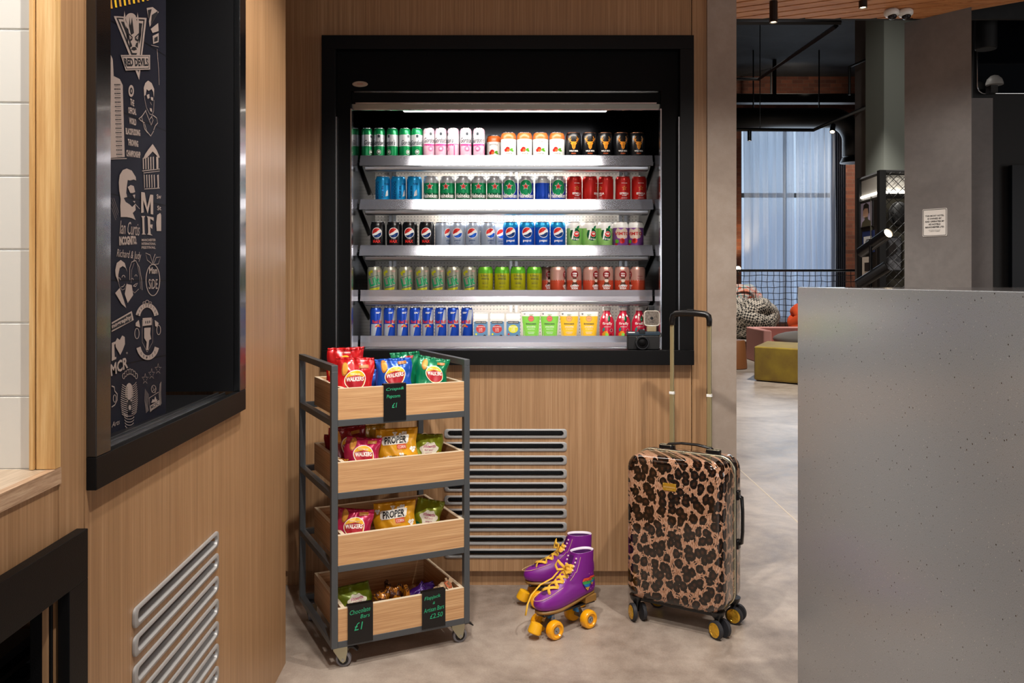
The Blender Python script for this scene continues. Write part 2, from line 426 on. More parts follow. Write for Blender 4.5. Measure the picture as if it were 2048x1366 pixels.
# around vent slots
lv0, lv1 = 1.736-.2255, 1.736+.2255
lbox(bm, -.06, 0, 1.32, lv0, 0, iz0); lbox(bm, -.06, 0, lv1, ix1, 0, iz0); zt = iz0
for a, b in rows: lbox(bm, -.06, 0, lv0, lv1, b, zt); zt = a
lbox(bm, -.06, 0, lv0, lv1, 0, zt)
lbox(bm, -.06, 0, 1.32, ix0, iz0, 3); lbox(bm, -.06, 0, ix0, ix1, iz1, 3)
lbox(bm, -.5, -.06, 2.64, 2.668, 0, 3)
struct('wall_left', bm, 'oak_wall')
bm = BM(); lbox(bm, -.06, -.0012, 1.2425, 1.3185, .811, 3); lbox(bm, -.012, -.0012, 1.2425, 1.3185, 0, .811); struct('wall_left_post', bm, 'oak_wall')
bm = BM(); lbox(bm, -.062, -.061, 1.4, 2.1, 0, .8); struct('wall_left_backing', bm, 'black_matt')
# tiled alcove on the far left
ty = 1.232
bm = BM(); lbox(bm, -.026, .0005, ty-.006, ty+.0105, .928, 3, 0); struct('trim_3', bm, 'oak_trim')
bm = BM(); lbox(bm, -.034, -.028, ty-.01, ty+.0105, .928, 3, 0); struct('trim_4', bm, 'oak_trim')
bm = BM()
for k in range(-1, 16):
    z = 1.2-(938-561)*ty/F + k*.1061
    for j in range(3):
        x1 = -.036-j*.302
        lbox(bm, x1-.300, x1, ty, ty+.01, max(z+.001, .9275), z+.1046)
struct('wall_tiled', bm, 'white_tile', bevel=.002)
bm = BM(); lbox(bm, -1.0, -.0355, ty+.0025, ty+.02, .9272, 3); struct('wall_tile_backing', bm, 'grout')
bm = BM(); lbox(bm, -.9, -.012, .2, ty+.01, .893, .927); struct('counter_ledge', bm, 'oak_shelf')
bm = BM(); lbox(bm, -.0119, .0008, .2, ty+.012, .9035, .9272); struct('trim_5', bm, 'oak_nosing')
bm = BM(); lbox(bm, -.06, -.003, .2, 1.2415, .80, .903) ; lbox(bm, -.012, -.003, 1.215, 1.2415, 0, .80); struct('wall_left_apron', bm, 'oak_wall')
bm = BM(); lbox(bm, -.45, -.44, .2, 1.455, 0, .8); lbox(bm, -.44, -.065, 1.44, 1.455, 0, .8); lbox(bm, -.45, -.065, .2, 1.455, .8, .81); struct('cabinet_recess', bm, 'oak_wall')
# black frame of the lower cabinet opening
zc = 1.2-(1057-561)*1.289/F
g = thing('cabinet_frame', 'black metal frame round the low opening under the tiled alcove', 'frame', (LW(1.29), 1.29, 0), LROT)
bm = BM()
box(bm, .0008, .018, -1.0, 0, zc-.075, zc); box(bm, .0008, .018, -.058, 0, 0, zc-.075); box(bm, -.03, .0008, -.075, -.070, 0, zc-.075)
obj('surround', bm, 'frame_paint', g, bevel=.001)
g = thing('louvre_stack', 'stack of dark slatted louvres inside the low black framed opening', 'louvres', (LW(1.38)-.17, 1.38, 0), LROT)
bm = BM()
for k in range(20): box(bm, -.07, .07, -.7, 0, .60-.03*k, .608-.03*k)
obj('slats', bm, 'black_satin', g)
bm = BM(); box(bm, -.08, -.07, -.7, .01, 0, .63); box(bm, -.07, .06, .0005, .01, 0, .63); box(bm, -.07, .06, -.7, 0, .615, .63); obj('casing', bm, 'black_matt', g)
# big black display frame
g = thing('display_case', 'tall black display case frame set in the left oak wall, mural inside', 'display case', (LW(0), 0, 0), LROT)
pz = .016
bm = BM()
box(bm, 0, pz, FY0, FY0+.052, FZ0+.052, FZ1-.05); obj('stile', bm, 'display_paint', g, bevel=.0012)
bm = BM(); box(bm, 0, pz, FY1-.052, FY1, FZ0+.052, FZ1-.05); obj('stile', bm, 'display_paint', g, bevel=.0012)
bm = BM(); box(bm, 0, pz, FY0, FY1, FZ0, FZ0+.0515); obj('sill', bm, 'frame_paint', g, bevel=.0012)
bm = BM(); box(bm, 0, pz, FY0, FY1, FZ1-.0495, FZ1); obj('head', bm, 'display_paint', g, bevel=.0012)
a, b_, c, d = FY0+.052, FY1-.052, FZ0+.052, FZ1-.05
bm = BM()
box(bm, -.085, 0, a-.006, a, c, d); box(bm, -.6, 0, b_, b_+.006, c, d); box(bm, -.6, 0, a, b_, d, d+.006)
box(bm, -.6, 0, a, b_, c-.012, c-.008)
obj('inner_lining', bm, 'black_satin', g)
bm = BM()
for x in (-.02, -.036): box(bm, x-.003, x, a, b_, c-.008, c-.002)
obj('sliding_track', bm, 'steel', g)
bm = BM(); box(bm, -.6, -.09, 1.815, 1.83, c-.008, d); obj('divider', bm, 'black_matt', g)

# ceiling of the lobby: timber slats with dark gaps
CE = [(-2.5, -4), (6.5, -4), (6.5, 1.6), (2.30, 4.92), (2.26, 4.95), (1.0, 4.87), (-2.5, 4.87)]
bm = BM(); prism(bm, CE, 2.75, 2.78, 'z'); struct('ceiling', bm, 'black_matt')
bm = BM(); CM = Matrix.Translation((1.2, 2, 0)) @ Matrix.Rotation(radians(-26), 4, 'Z')
for k in range(-90, 75):
    y0 = k*.09; b = BM(); box(b, -9, 9, y0, y0+.073, 2.7, 2.75, 0, CM)
    for co, no in (((0, 4.87, 0), (0, 1, 0)), ((-2.5, 0, 0), (-1, 0, 0)), ((6.5, 0, 0), (1, 0, 0)), ((0, -4, 0), (0, -1, 0)), ((2.3, 4.92, 0), (.62, .785, 0))):
        g = b.verts[:]+b.edges[:]+b.faces[:]; bmesh.ops.bisect_plane(b, geom=g, plane_co=co, plane_no=no, clear_outer=True)
    me = bpy.data.meshes.new('t'); b.to_mesh(me); b.free(); bm.from_mesh(me); bpy.data.meshes.remove(me)
struct('ceiling_slats', bm, 'timber_slat')
bm = BM(); box(bm, -2.5, 6.5, -4.05, -4, 0, 2.75); struct('wall_behind', bm, mat('plain_wall', '#8a8078', .8))
# ================================================================== fridge
def pxX(px, Y): return (px-1024)/F*Y
def pzZ(py, Y): return 1.2-(py-561)/F*Y
n = NT('perforated_panel', .35, .3)
v = n.n('ShaderNodeTexVoronoi'); 
sx = n.n('ShaderNodeSeparateXYZ'); n.l(n.tc.outputs['Object'], sx.inputs[0])
fx = n.math('SUBTRACT', n.math('FRACT', n.math('MULTIPLY', sx.outputs[0], 66)), .5); fz = n.math('SUBTRACT', n.math('FRACT', n.math('MULTIPLY', sx.outputs[2], 66)), .5)
r = n.math('SQRT', n.math('ADD', n.math('MULTIPLY', fx, fx), n.math('MULTIPLY', fz, fz)))
n.col(n.mix(n.math('LESS_THAN', r, .13), '#d4cfc6', '#303236'))
SL = [310, 398, 490, 580, 672]
YL = 3.51
zl = [pzZ(y, YL) for y in SL]
n = NT('rail_metal', .22, .85); n.b.inputs['Base Color'].default_value = (.5, .51, .58, 1)
n.bump(n.noise(n.mapping((3, 40, 40)), 1, 4), .03, .002)
fr = thing('drinks_fridge', 'open-fronted drinks fridge with black frame and lit steel shelves built into the oak wall', 'fridge', (0, YB, 0))
def FX(bm, x0, x1, y0, y1, z0, z1): box(bm, x0, x1, y0-YB, y1-YB, z0, z1)
fx0, fx1, fz0, fz1 = pxX(643, 3.28), pxX(1388, 3.28), pzZ(730, 3.28), pzZ(70, 3.28)
bw = .0535
bm = BM(); FX(bm, fx0, fx0+bw, 3.28, YB, fz0+.057, fz1-bw); obj('frame_stile', bm, 'frame_paint', fr, bevel=.0015)
bm = BM(); FX(bm, fx1-bw, fx1, 3.28, YB, fz0+.057, fz1-bw); obj('frame_stile', bm, 'frame_paint', fr, bevel=.0015)
bm = BM(); FX(bm, fx0, fx1, 3.28, YB, fz1-bw, fz1); obj('frame_head', bm, 'frame_paint', fr, bevel=.0015)
bm = BM(); FX(bm, fx0, fx1, 3.275, YB+.03, fz0, fz0+.057); obj('frame_sill', bm, 'frame_paint', fr, bevel=.0015)
# thin bright edges of the inner liner
ox0, ox1, oz0, oz1 = pxX(702, YB), pxX(1322, YB), pzZ(701, YB), pzZ(182, YB)
sill = fz0+.057
bm = BM()
FX(bm, fx0+bw, ox0, 3.318, 3.33, sill, fz1-bw); FX(bm, ox1, fx1-bw, 3.318, 3.33, sill, fz1-bw); FX(bm, ox0, ox1, 3.318, 3.33, oz1, fz1-bw)
obj('fascia', bm, 'black_gloss', fr)
for a_, b_ in ((fx0+bw, fx0+bw+.004), (fx1-bw-.004, fx1-bw)):
    bm = BM(); FX(bm, a_, b_, 3.29, 3.318, sill, fz1-bw-.26); obj('liner_strip', bm, 'steel', fr)
for a_, b_ in ((ox0-.001, ox0+.0035), (ox1-.0035, ox1+.001)):
    bm = BM(); FX(bm, a_, b_, 3.312, 3.345, sill, pzZ(218, YB)); obj('edge_trim', bm, 'brushed_steel', fr)
YBK = 3.9
bm = BM()
FX(bm, ox0-.014, ox0-.004, 3.335, YBK, .86, 2.06); obj('side_panel', bm, 'dark_mirror', fr)
bm = BM(); FX(bm, ox1+.004, ox1+.014, 3.335, YBK, .86, 2.06); obj('side_panel', bm, 'dark_mirror', fr)
bm = BM(); FX(bm, ox0-.004, ox1+.004, YBK, YBK+.02, .86, 2.06); obj('back_panel', bm, 'perforated_panel', fr)
for x in (-.555, -.535, -.005, .02, .495, .52):
    bm = BM(); FX(bm, x-.006, x+.006, YBK-.02, YBK, .9, 1.70); obj('upright', bm, 'steel', fr)
bm = BM(); FX(bm, ox0-.003, ox1+.003, YBK-.16, YBK-.001, 1.725, 2.05); obj('air_duct', bm, 'dark_mirror2', fr)  # dark panel added; its tone stands for the dark reflections behind the cans
# canopy with rolled night blind, lamp housing and lamp
bm = BM(); cyl(bm, (ox0+.01, .012, oz1+.002), (ox1-.01, .012, oz1+.002), .0075, n=16); obj('blind_rail', bm, mat('knurled_chrome', '#e4e6e8', .22, 1, bump=.8, bscale=900), fr, True)
bm = BM(); FX(bm, ox0, ox1, 3.335, 3.345, pzZ(204, YB), oz1-.002); obj('canopy_front', bm, 'black_gloss', fr)
bm = BM(); FX(bm, ox0+.015, ox1-.015, 3.333, 3.338, pzZ(206, YB), pzZ(203.6, YB)); obj('canopy_bead', bm, 'brushed_steel', fr)
bm = BM(); FX(bm, ox0, ox1, 3.345, 3.36, pzZ(217.5, YB), pzZ(215, YB)); obj('canopy_edge', bm, 'brushed_steel', fr)
bm = BM(); zt = pzZ(206, YB)
prism(bm, [(3.34-YB, zt), (3.345-YB, pzZ(215, YB)), (3.36-YB, pzZ(215, YB)), (3.36-YB, zt)], ox0, ox1, 'x')
obj('canopy_lip', bm, mat('canopy_metal', '#8a8378', .3, 1), fr)
bm = BM(); zc_ = pzZ(224, 3.42)
prism(bm, [(3.36-YB, zc_+.02), (3.50-YB, zc_+.03), (3.50-YB, zc_+.075), (3.36-YB, zc_+.075)], ox0, ox1, 'x'); FX(bm, ox0, ox1, 3.50, YBK, 1.97, 1.98)
obj('canopy_ceiling', bm, 'dark_mirror', fr)
bm = BM(); zl_ = pzZ(218.5, 3.40)
FX(bm, pxX(806, 3.4), pxX(1214, 3.4), 3.375, 3.425, zl_-.007, zl_+.006); obj('lamp_tube', bm, 'led', fr, bevel=.004)
bm = BM(); sphere(bm, (pxX(1015, 3.37), 3.368-YB, pzZ(213, 3.37)), .016, 16, 10, (1, .6, .75)); obj('sensor_dome', bm, mat('smoked_glass', '#2c2c30', .15, .6), fr, True)
area('fridge_lamp', ((pxX(806, 3.4)+pxX(1214, 3.4))/2, 3.43, zl_-.012), .80, 2.2, (1, .93, .86), rot=(radians(22), 0, 0), sy=.07)
bm = BM(); FX(bm, ox0-.004, ox1+.004, 3.335, YBK, .855, .905); obj('well_floor', bm, 'brushed_steel', fr)
bm = BM(); lg = P(*[(.027*cos(2*pi*i/28), .0095*sin(2*pi*i/28)) for i in range(28)])
# shelves
def shelf(k, z):
    s = BM(); zs = z-.018
    FX(s, ox0+.001, ox1-.001, YL+.014, 3.86, zs-.006, zs)
    sh = obj('shelf', s, 'brushed_steel', fr)
    ta = radians([29.5, 36, 39, 8, 8][k])
    s = BM()      # price rail, leaning back
    prism(s, [(YL-YB-.018+.022, z-.0455), (YL-YB+.012-.0445*math.tan(ta), z-.0445), (YL-YB+.012, z), (YL-YB+.014, z-.001)], ox0+.001, ox1-.001, 'x')
    obj('price_rail', s, 'rail_metal', sh)
    s = BM(); prism(s, [(YL-YB+.006, z-.060), (YL-YB+.012, z-.0645), (YL-YB+.05, z-.0645), (YL-YB+.05, z-.047), (YL-YB+.004, z-.047)], ox0+.02, ox1-.018, 'x')
    obj('tray_edge', s, 'steel', sh, bevel=.002)
    for x, d in ((ox0+.004, 1), (ox1-.007, -1)):
        s = BM(); prism(s, [(YL+.02-YB, zs-.008), (3.86-YB, zs-.008), (3.86-YB, zs-.11), (3.80-YB, zs-.12), (YL+.03-YB, zs-.03)], x, x+.003, 'x')
        obj('shelf_bracket', s, 'black_satin', sh)
    if k in (0, 1, 3):     # added strip hidden behind the rail, brightens the row below
        s = BM(); FX(s, -.38, .36, YL+.055, YL+.075, zs-.014, zs-.0065); obj('hidden_strip', s, 'led_soft', sh)
        area('shelf_fill', (-.01, YL+.07, zs-.016), .74, 2.4 if k < 2 else 1.6, (1, .91, .82), rot=(radians(30), 0, 0), sy=.03)
for k, z in enumerate(zl): shelf(k, z)

# maker's oval badge on the canopy
bg = BM(); lathe(bg, [(.0305, 0), (.0305, .002), (.027, .004)], 28, Matrix.Translation((pxX(719.5, 3.31), 3.317-YB, pzZ(167.5, 3.31))) @ Matrix.Rotation(pi/2, 4, 'X') @ Matrix.Diagonal((1, .38, 1, 1)))
obj('oval_badge', bg, mat('badge_tan', '#a4907c', .4), fr)
bg = BM(); decal(bg, [(T('FRIDGE', 0, 0, .03, .006) if False else RE(-.012, .012, -.0012, .0012), 0)], lambda u, v, e: (pxX(719.5, 3.31)+u, 3.313-YB-e, pzZ(167.5, 3.31)+v)); obj('badge_line', bg, mat('badge_red', '#a0503c', .5), fr)

# ---------------------------------------------------------------- drinks
def cfn(R, off=0): return lambda u, v, e: ((R+e)*sin(u/R+off), -(R+e)*cos(u/R+off), v)
PROF = {'std': (.0319, .1155), 'slim': (.0243, .1345)}
for nm, c in dict(c_green='#0b8a4e', c_dkgreen='#0a5c38', c_silver='#c4c8cc', c_pinkw='#cfa9ba', c_pink='#d0468e', c_white='#f2f0ec', c_orange='#d4622a', c_black='#0e0f12',
                  c_amber='#f0982c', c_cyan='#1597d6', c_navy='#123a78', c_hgreen='#15905a', c_blue='#1746b8', c_red='#c02420', c_dkred='#8e1418', c_gold='#d0a048',
                  c_pblue='#1d5fd0', c_pepred='#e0342c', c_dsilver='#a8b4c6', c_lime='#9ed87a', c_purple='#8a4f9e', c_beige='#cdb8a8', c_lilt='#8b8a7a', c_yellow='#b4b018',
                  c_rgreen='#5fae2a', c_salmon='#c64c32', c_rose='#b98c80', c_rb='#1a49b4', c_rbsil='#b8bfc8', c_crim='#b01c3c', c_text='#28343c', c_teal='#2c8f86', c_brown='#54301e').items():
    mat(nm, c, .28, .35 if nm not in ('c_white', 'c_text', 'c_black', 'c_beige', 'c_orange', 'c_pinkw') else 0)
mat('can_lid', '#d4d6d8', .25, 1); mat('lid_copper', '#c08868', .3, 1)
def can_body(shape, mats, bands):
    """bands = [(fraction of height, material index)] from the bottom"""
    R, H = PROF[shape]; b = BM(); zs = [0.009]; mi = []
    nk = .012 if shape == 'slim' else .016
    pr = [(R*.78, 0), (R*.86, .002), (R, .009)]; m = [bands[0][1]]*2
    last = .009
    for f, k in bands:
        z = .009+(H-nk-.009)*f; pr.append((R, z)); m.append(k)
    for r_, z in ((.975, H-nk*.75), (.90, H-nk*.35), (.85, H-nk*.12)): pr.append((R*r_, z)); m.append(bands[-1][1])
    lathe(b, pr, 32, None, m, True); return b
def can_lid(shape, m='can_lid', parent=None):
    R, H = PROF[shape]; b = BM()
    lathe(b, [(R*.85, H-.003), (R*.88, H-.0015), (R*.88, H), (R*.83, H+.0004), (R*.80, H-.003)], 28, None, None, True)
    box(b, -.006, .006, -.012, .009, H-.003, H-.0018)
    return obj('lid', b, m, parent, 'auto')
mat('c_band', '#d2c6cc', .35); PROTO = {}
def make_can(kind, shape, mats, bands, layers, lid='can_lid', name='drink_can'):
    b = can_body(shape, mats, bands); R = PROF[shape][0]
    decal(b, layers, cfn(R), .004, None)
    o = obj(name, b, mats, None, 'auto'); can_lid(shape, lid, o)
    PROTO[kind] = [o, False]; return o
def put(kind, X, Y, z, rot, label, cat, group=None):
    o, used = PROTO[kind]
    if used: o = copy_tree(o)
    PROTO[kind][1] = True
    o.location = (X, Y, z); o.rotation_euler = (0, 0, rot); tag(o, label, cat, group)
    if not group and 'group' in o: del o['group']
    return o
# green gin cans
M_ = ['c_green', 'c_pinkw', 'c_dkgreen', 'c_white', 'c_text']
def crest(m, z, s=.009): return [(CI(0, z, s, s*1.1), 3), (CI(0, z, s*.9, s), m), (CI(0, z, s*.72, s*.82), 3), (CI(0, z, s*.64, s*.74), m), (P((-s*.35, z-s*.3), (s*.35, z-s*.3), (s*.5, z+s*.25), (0, z+s*.5), (-s*.5, z+s*.25)), 3)]
make_can('gin_green', 'slim', ['c_green', 'c_silver', 'c_dkgreen', 'c_white', 'c_text'], [(.44, 0), (.86, 1), (1, 0)],
         crest(2, .034)+[(T("Gordon's", 0, .074, .058, .021, shear=.3), 4), (RE(-.007, .007, .092, .108), 1), (P((-.004, .094), (.004, .094), (.005, .103), (0, .107), (-.005, .103)), 4), (T('GIN & TONIC', 0, .019, .03, .003), 3)])
make_can('gin_pink', 'slim', ['c_pinkw', 'c_band', 'c_pink', 'c_white', 'c_text'], [(.52, 0), (.9, 1), (1, 0)],
         [(RE(-.083, .083, .0655, .068), 2), (P(*[(-.03+.004*i, .066-.008*abs(sin(i*1.7))) for i in range(16)], (.03, .067), (-.03, .067)), 2)]+[(RING(0, .048, .011, .0012), 2), (CI(0, .048, .008), 2), (CI(0, .048, .006), 0)]+
         [(T("Gordon's", 0, .084, .058, .022, shear=.3), 4), (P((-.004, .104), (.004, .104), (.005, .113), (0, .117), (-.005, .113)), 4), (T('TONIC', 0, .022, .018, .003), 3), (RE(-.034, -.031, .01, .062), 2), (RE(.031, .034, .01, .062), 2)])
def leaf(cx, cy, l, w, a):
    return ROTP(P(*[(cx+l*(t-.5), cy+w*sin(pi*t)) for t in [i/8 for i in range(9)]], *[(cx+l*(.5-t), cy-w*sin(pi*t)) for t in [i/8 for i in range(1, 8)]]), a, (cx, cy))
make_can('cider', 'std', ['c_white', 'c_orange', 'c_red', 'c_rgreen', 'c_text', 'c_brown'], [(.87, 0), (1, 1)],
         [(T('REKORDERLIG', 0, .077, .036, .0055, bend=.06), 4), (CI(-.006, .046, .009), 2), (CI(-.013, .041, .007), 2), (CI(-.004, .040, .006), 1), (leaf(.01, .044, .018, .005, .5), 3), (leaf(.014, .039, .014, .004, -.3), 3), (T('STRAWBERRY LIME', 0, .027, .026, .003), 4), (RE(-.025, .025, .012, .015), 2)])
def antler(s):
    return [(LINE([(s*.004, .072), (s*.012, .078), (s*.017, .088), (s*.012, .098)], .0022), 1), (LINE([(s*.013, .079), (s*.021, .084), (s*.022, .092)], .0016), 1), (LINE([(s*.015, .084), (s*.009, .087)], .0015), 1), (LINE([(s*.011, .077), (s*.019, .075)], .0015), 1)]
make_can('stag', 'std', ['c_black', 'c_amber', 'c_white', 'c_orange'], [(1, 0)],
         antler(1)+antler(-1)+[(P((-.006, .076), (.006, .076), (.013, .070), (.008, .062), (.006, .05), (0, .043), (-.006, .05), (-.008, .062), (-.013, .070)), 1), (LINE([(0, .047), (0, .07)], .001), 0), (LINE([(-.005, .062), (-.002, .06)], .001), 0), (LINE([(.005, .062), (.002, .06)], .001), 0),
          (T('WILD BEER', 0, .0375, .036, .006, bold=.03), 2), (T('POGO', 0, .027, .018, .0055, bold=.02), 3)], 'lid_copper')
make_can('blue_ipa', 'std', ['c_cyan', 'c_navy', 'c_silver'], [(1, 0)],
         [(T('BREWDOG', -.018, .055, .075, .014, bold=.02, rot=pi/2), 1), (T('PUNK IPA', .006, .05, .05, .010, bold=.02, rot=pi/2), 1), (T('PUNK', .024, .082, .022, .009, bold=.02), 1), (RE(-.03, -.028, .02, .09), 1), (P((.016, .03), (.03, .035), (.028, .06), (.02, .05)), 2)])
def lager(nm, base, lower, rays):
    L = [(CI(0, .067, .031, .034, 30), 2), (CI(0, .067, .0295, .0325, 30), 1)] if rays else []
    L += [(STAR(0, .072, .0160), 2), (STAR(0, .072, .0135), 3), (T('Heineken', 0, .034, .070, .019, bold=.02), 2)]
    make_can(nm, 'std', [base, 'c_hgreen', 'c_white', 'c_red', lower, 'c_silver'], [(.40, 4), (.86, 0), (1, 5)], L+[(P(*[(-.103+.0041*i, .088+(.004 if i % 2 else 0)) for i in range(51)], (.103, .096), (-.103, .096)), 5)] if not rays else L)
lager('lager_green', 'c_hgreen', 'c_dkgreen', False)
lager('lager_blue', 'c_blue', 'c_blue', True)
make_can('red_lager', 'std', ['c_red', 'c_gold', 'c_white', 'c_dkred'], [(1, 0)],
         [(STAR(0, .065, .011), 1), (STAR(0, .065, .007), 0), (T('ESTRELLA', 0, .043, .038, .0085, bold=.03), 2), (T('DAMM', 0, .034, .018, .004), 2), (T('BARCELONA', 0, .024, .024, .003), 2), (RE(-.012, .012, .085, .0865), 2)])
def globe(cy, r, a, b_, c, ring):
    up = [(r*cos(t), cy+r*sin(t)) for t in [radians(x) for x in range(10, 196, 12)]]
    mid1 = [(-r*.97, cy-r*.25), (-r*.4, cy-.05*r), (0, cy+.12*r), (r*.45, cy+.48*r), (r*.75, cy+.66*r)]
    red = [(r*cos(t), cy+r*sin(t)) for t in [radians(x) for x in range(50, 196, 9)]] + [(-r*.5, cy-r*.02), (-r*.05, cy+.16*r), (r*.3, cy+.5*r)]
    blu = [(r*cos(t), cy+r*sin(t)) for t in [radians(x) for x in range(212, 372, 9)]] + [(r*.5, cy-.02*r), (0, cy-.38*r), (-r*.45, cy-.55*r)]
    return [(CI(0, cy, r*1.12, n=28), ring), (CI(0, cy, r, n=28), b_), (P(*red), a), (P(*blu), c)]
make_can('cola_black', 'std', ['c_black', 'c_pepred', 'c_white', 'c_navy', 'c_silver'], [(1, 0)],
         globe(.069, .0195, 1, 2, 3, 2)+[(T('pepsi', 0, .0445, .018, .005), 4), (T('MAX', 0, .034, .032, .013, bold=.03), 1)])
make_can('cola_silver', 'std', ['c_dsilver', 'c_pepred', 'c_white', 'c_pblue', 'c_navy'], [(1, 0)],
         globe(.069, .0195, 1, 2, 3, 2)+[(T('pepsi', 0, .038, .025, .009, bold=.01), 4), (T('diet', 0, .028, .012, .005), 4)]+[(RE(.036, .052, .025, .08), 2)]+[(RE(.038, .05, .03+.004*i, .032+.004*i), 4, 9) for i in range(11)])
make_can('cola_blue', 'std', ['c_pblue', 'c_pepred', 'c_white', 'c_navy', 'c_cyan'], [(.92, 0), (1, 4)],
         globe(.071, .0195, 1, 2, 3, 2)+[(T('pepsi', 0, .036, .034, .012, bold=.02), 2)])
make_can('lemon_lime', 'std', ['c_lime', 'c_dkgreen', 'c_white', 'c_pepred', 'c_hgreen'], [(.88, 0), (1, 2)],
         [(CI(.002, .062, .022, .026, 26), 1), (P((-.02, .088), (.002, .088), (-.008, .042), (-.014, .042), (-.007, .081), (-.02, .081)), 2), (CI(.008, .064, .0125, n=22), 2), (CI(.008, .064, .0115, n=22), 3), (T('up', .008, .0645, .014, .010, bold=.03), 2), (T('free', .006, .044, .022, .009, bold=.01), 2), (leaf(.014, .092, .02, .005, .9), 4)])
make_can('berry', 'std', ['c_purple', 'c_beige', 'c_red', 'c_dkred', 'c_rgreen', 'c_white'], [(.9, 0), (1, 5)],
         [(P((-.03, .075), (-.02, .09), (-.005, .082), (.012, .092), (.028, .078), (.025, .05), (.005, .042), (-.02, .048)), 1), (T('VIMTO', 0, .066, .066, .014, bold=.03), 2), (CI(0, .036, .011), 2), (CI(-.002, .038, .006), 3), (CI(.021, .03, .008), 0), (CI(-.022, .034, .008), 4), (CI(-.025, .02, .006), 2)])
make_can('tropical', 'std', ['c_lilt', 'c_dkgreen', 'c_hgreen', 'c_yellow', 'c_rose', 'c_white'], [(1, 0)],
         [(ROTP(RE(-.024, .024, .03, .075), .28, (0, .05)), 1), (ROTP(RE(-.022, .022, .032, .073), .28, (0, .05)), 0), (T('Lilt', 0, .053, .046, .034, bold=.04, rot=.28), 2), (leaf(-.02, .09, .02, .005, .4), 3), (leaf(-.022, .084, .02, .004, 2.2), 3), (CI(-.012, .094, .006), 3), (leaf(.018, .096, .022, .003, 0), 4), (P((-.02, .012), (.02, .02), (.022, .03), (-.022, .022)), 3)])
make_can('lemonade', 'std', ['c_yellow', 'c_rgreen', 'c_text'], [(.86, 0), (1, 1)],
         [(RING(0, .082, .007, .001), 2), (T("R.White's", 0, .077, .036, .010), 2), (T('WHITES', 0, .064, .034, .009, bold=.02), 2), (RE(-.014, .014, .05, .051), 2), (T('LEMONADE', 0, .044, .026, .004), 2), (RE(-.012, .012, .03, .031), 2)])
make_can('cherry', 'std', ['c_salmon', 'c_rose', 'c_dkred', 'c_white', 'c_brown', 'c_beige'], [(.45, 0), (1, 1)],
         [(P(*[(-.1+.005*i, .055+(.006 if i % 2 else 0)) for i in range(41)], (.1, .05), (-.1, .05)), 0), (CI(0, .082, .0155), 2), (T('SODA', 0, .086, .018, .006, bold=.03), 3), (T('FOLK', 0, .077, .016, .006, bold=.03), 3), (CI(0, .058, .0075, .009), 5), (P((-.008, .062), (.008, .062), (.006, .071), (-.006, .071)), 4), (P((-.013, .036), (.013, .036), (.008, .05), (-.008, .05)), 4), (T('CHERRY', 0, .036, .036, .009, bold=.03, bend=.05), 3), (T('SODA', 0, .025, .026, .008, bold=.03), 3), (T('Natural', .052, .075, .02, .006), 2), (T('flavours', .052, .064, .022, .005), 2)])
make_can('energy', 'slim', ['c_rb', 'c_rbsil', 'c_pepred', 'c_gold', 'c_white'], [(1, 0)],
         [(P((.004, .066), (.030, .066), (.036, .126), (.017, .126)), 1), (P((-.034, .009), (-.014, .009), (-.002, .066), (-.03, .066)), 1), (P((.045, .009), (.062, .009), (.068, .066), (.05, .066)), 1), (P((-.06, .066), (-.045, .066), (-.05, .126), (-.07, .126)), 1), (T('Red Bull', 0, .076, .046, .013, bold=.03), 2), (CI(0, .060, .006), 3), (P((-.012, .057), (-.003, .063), (-.004, .055), (-.011, .052)), 2), (P((.012, .057), (.003, .063), (.004, .055), (.011, .052)), 2), (RE(-.009, .009, .114, .116), 4), (RE(-.009, .005, .11, .112), 4)])
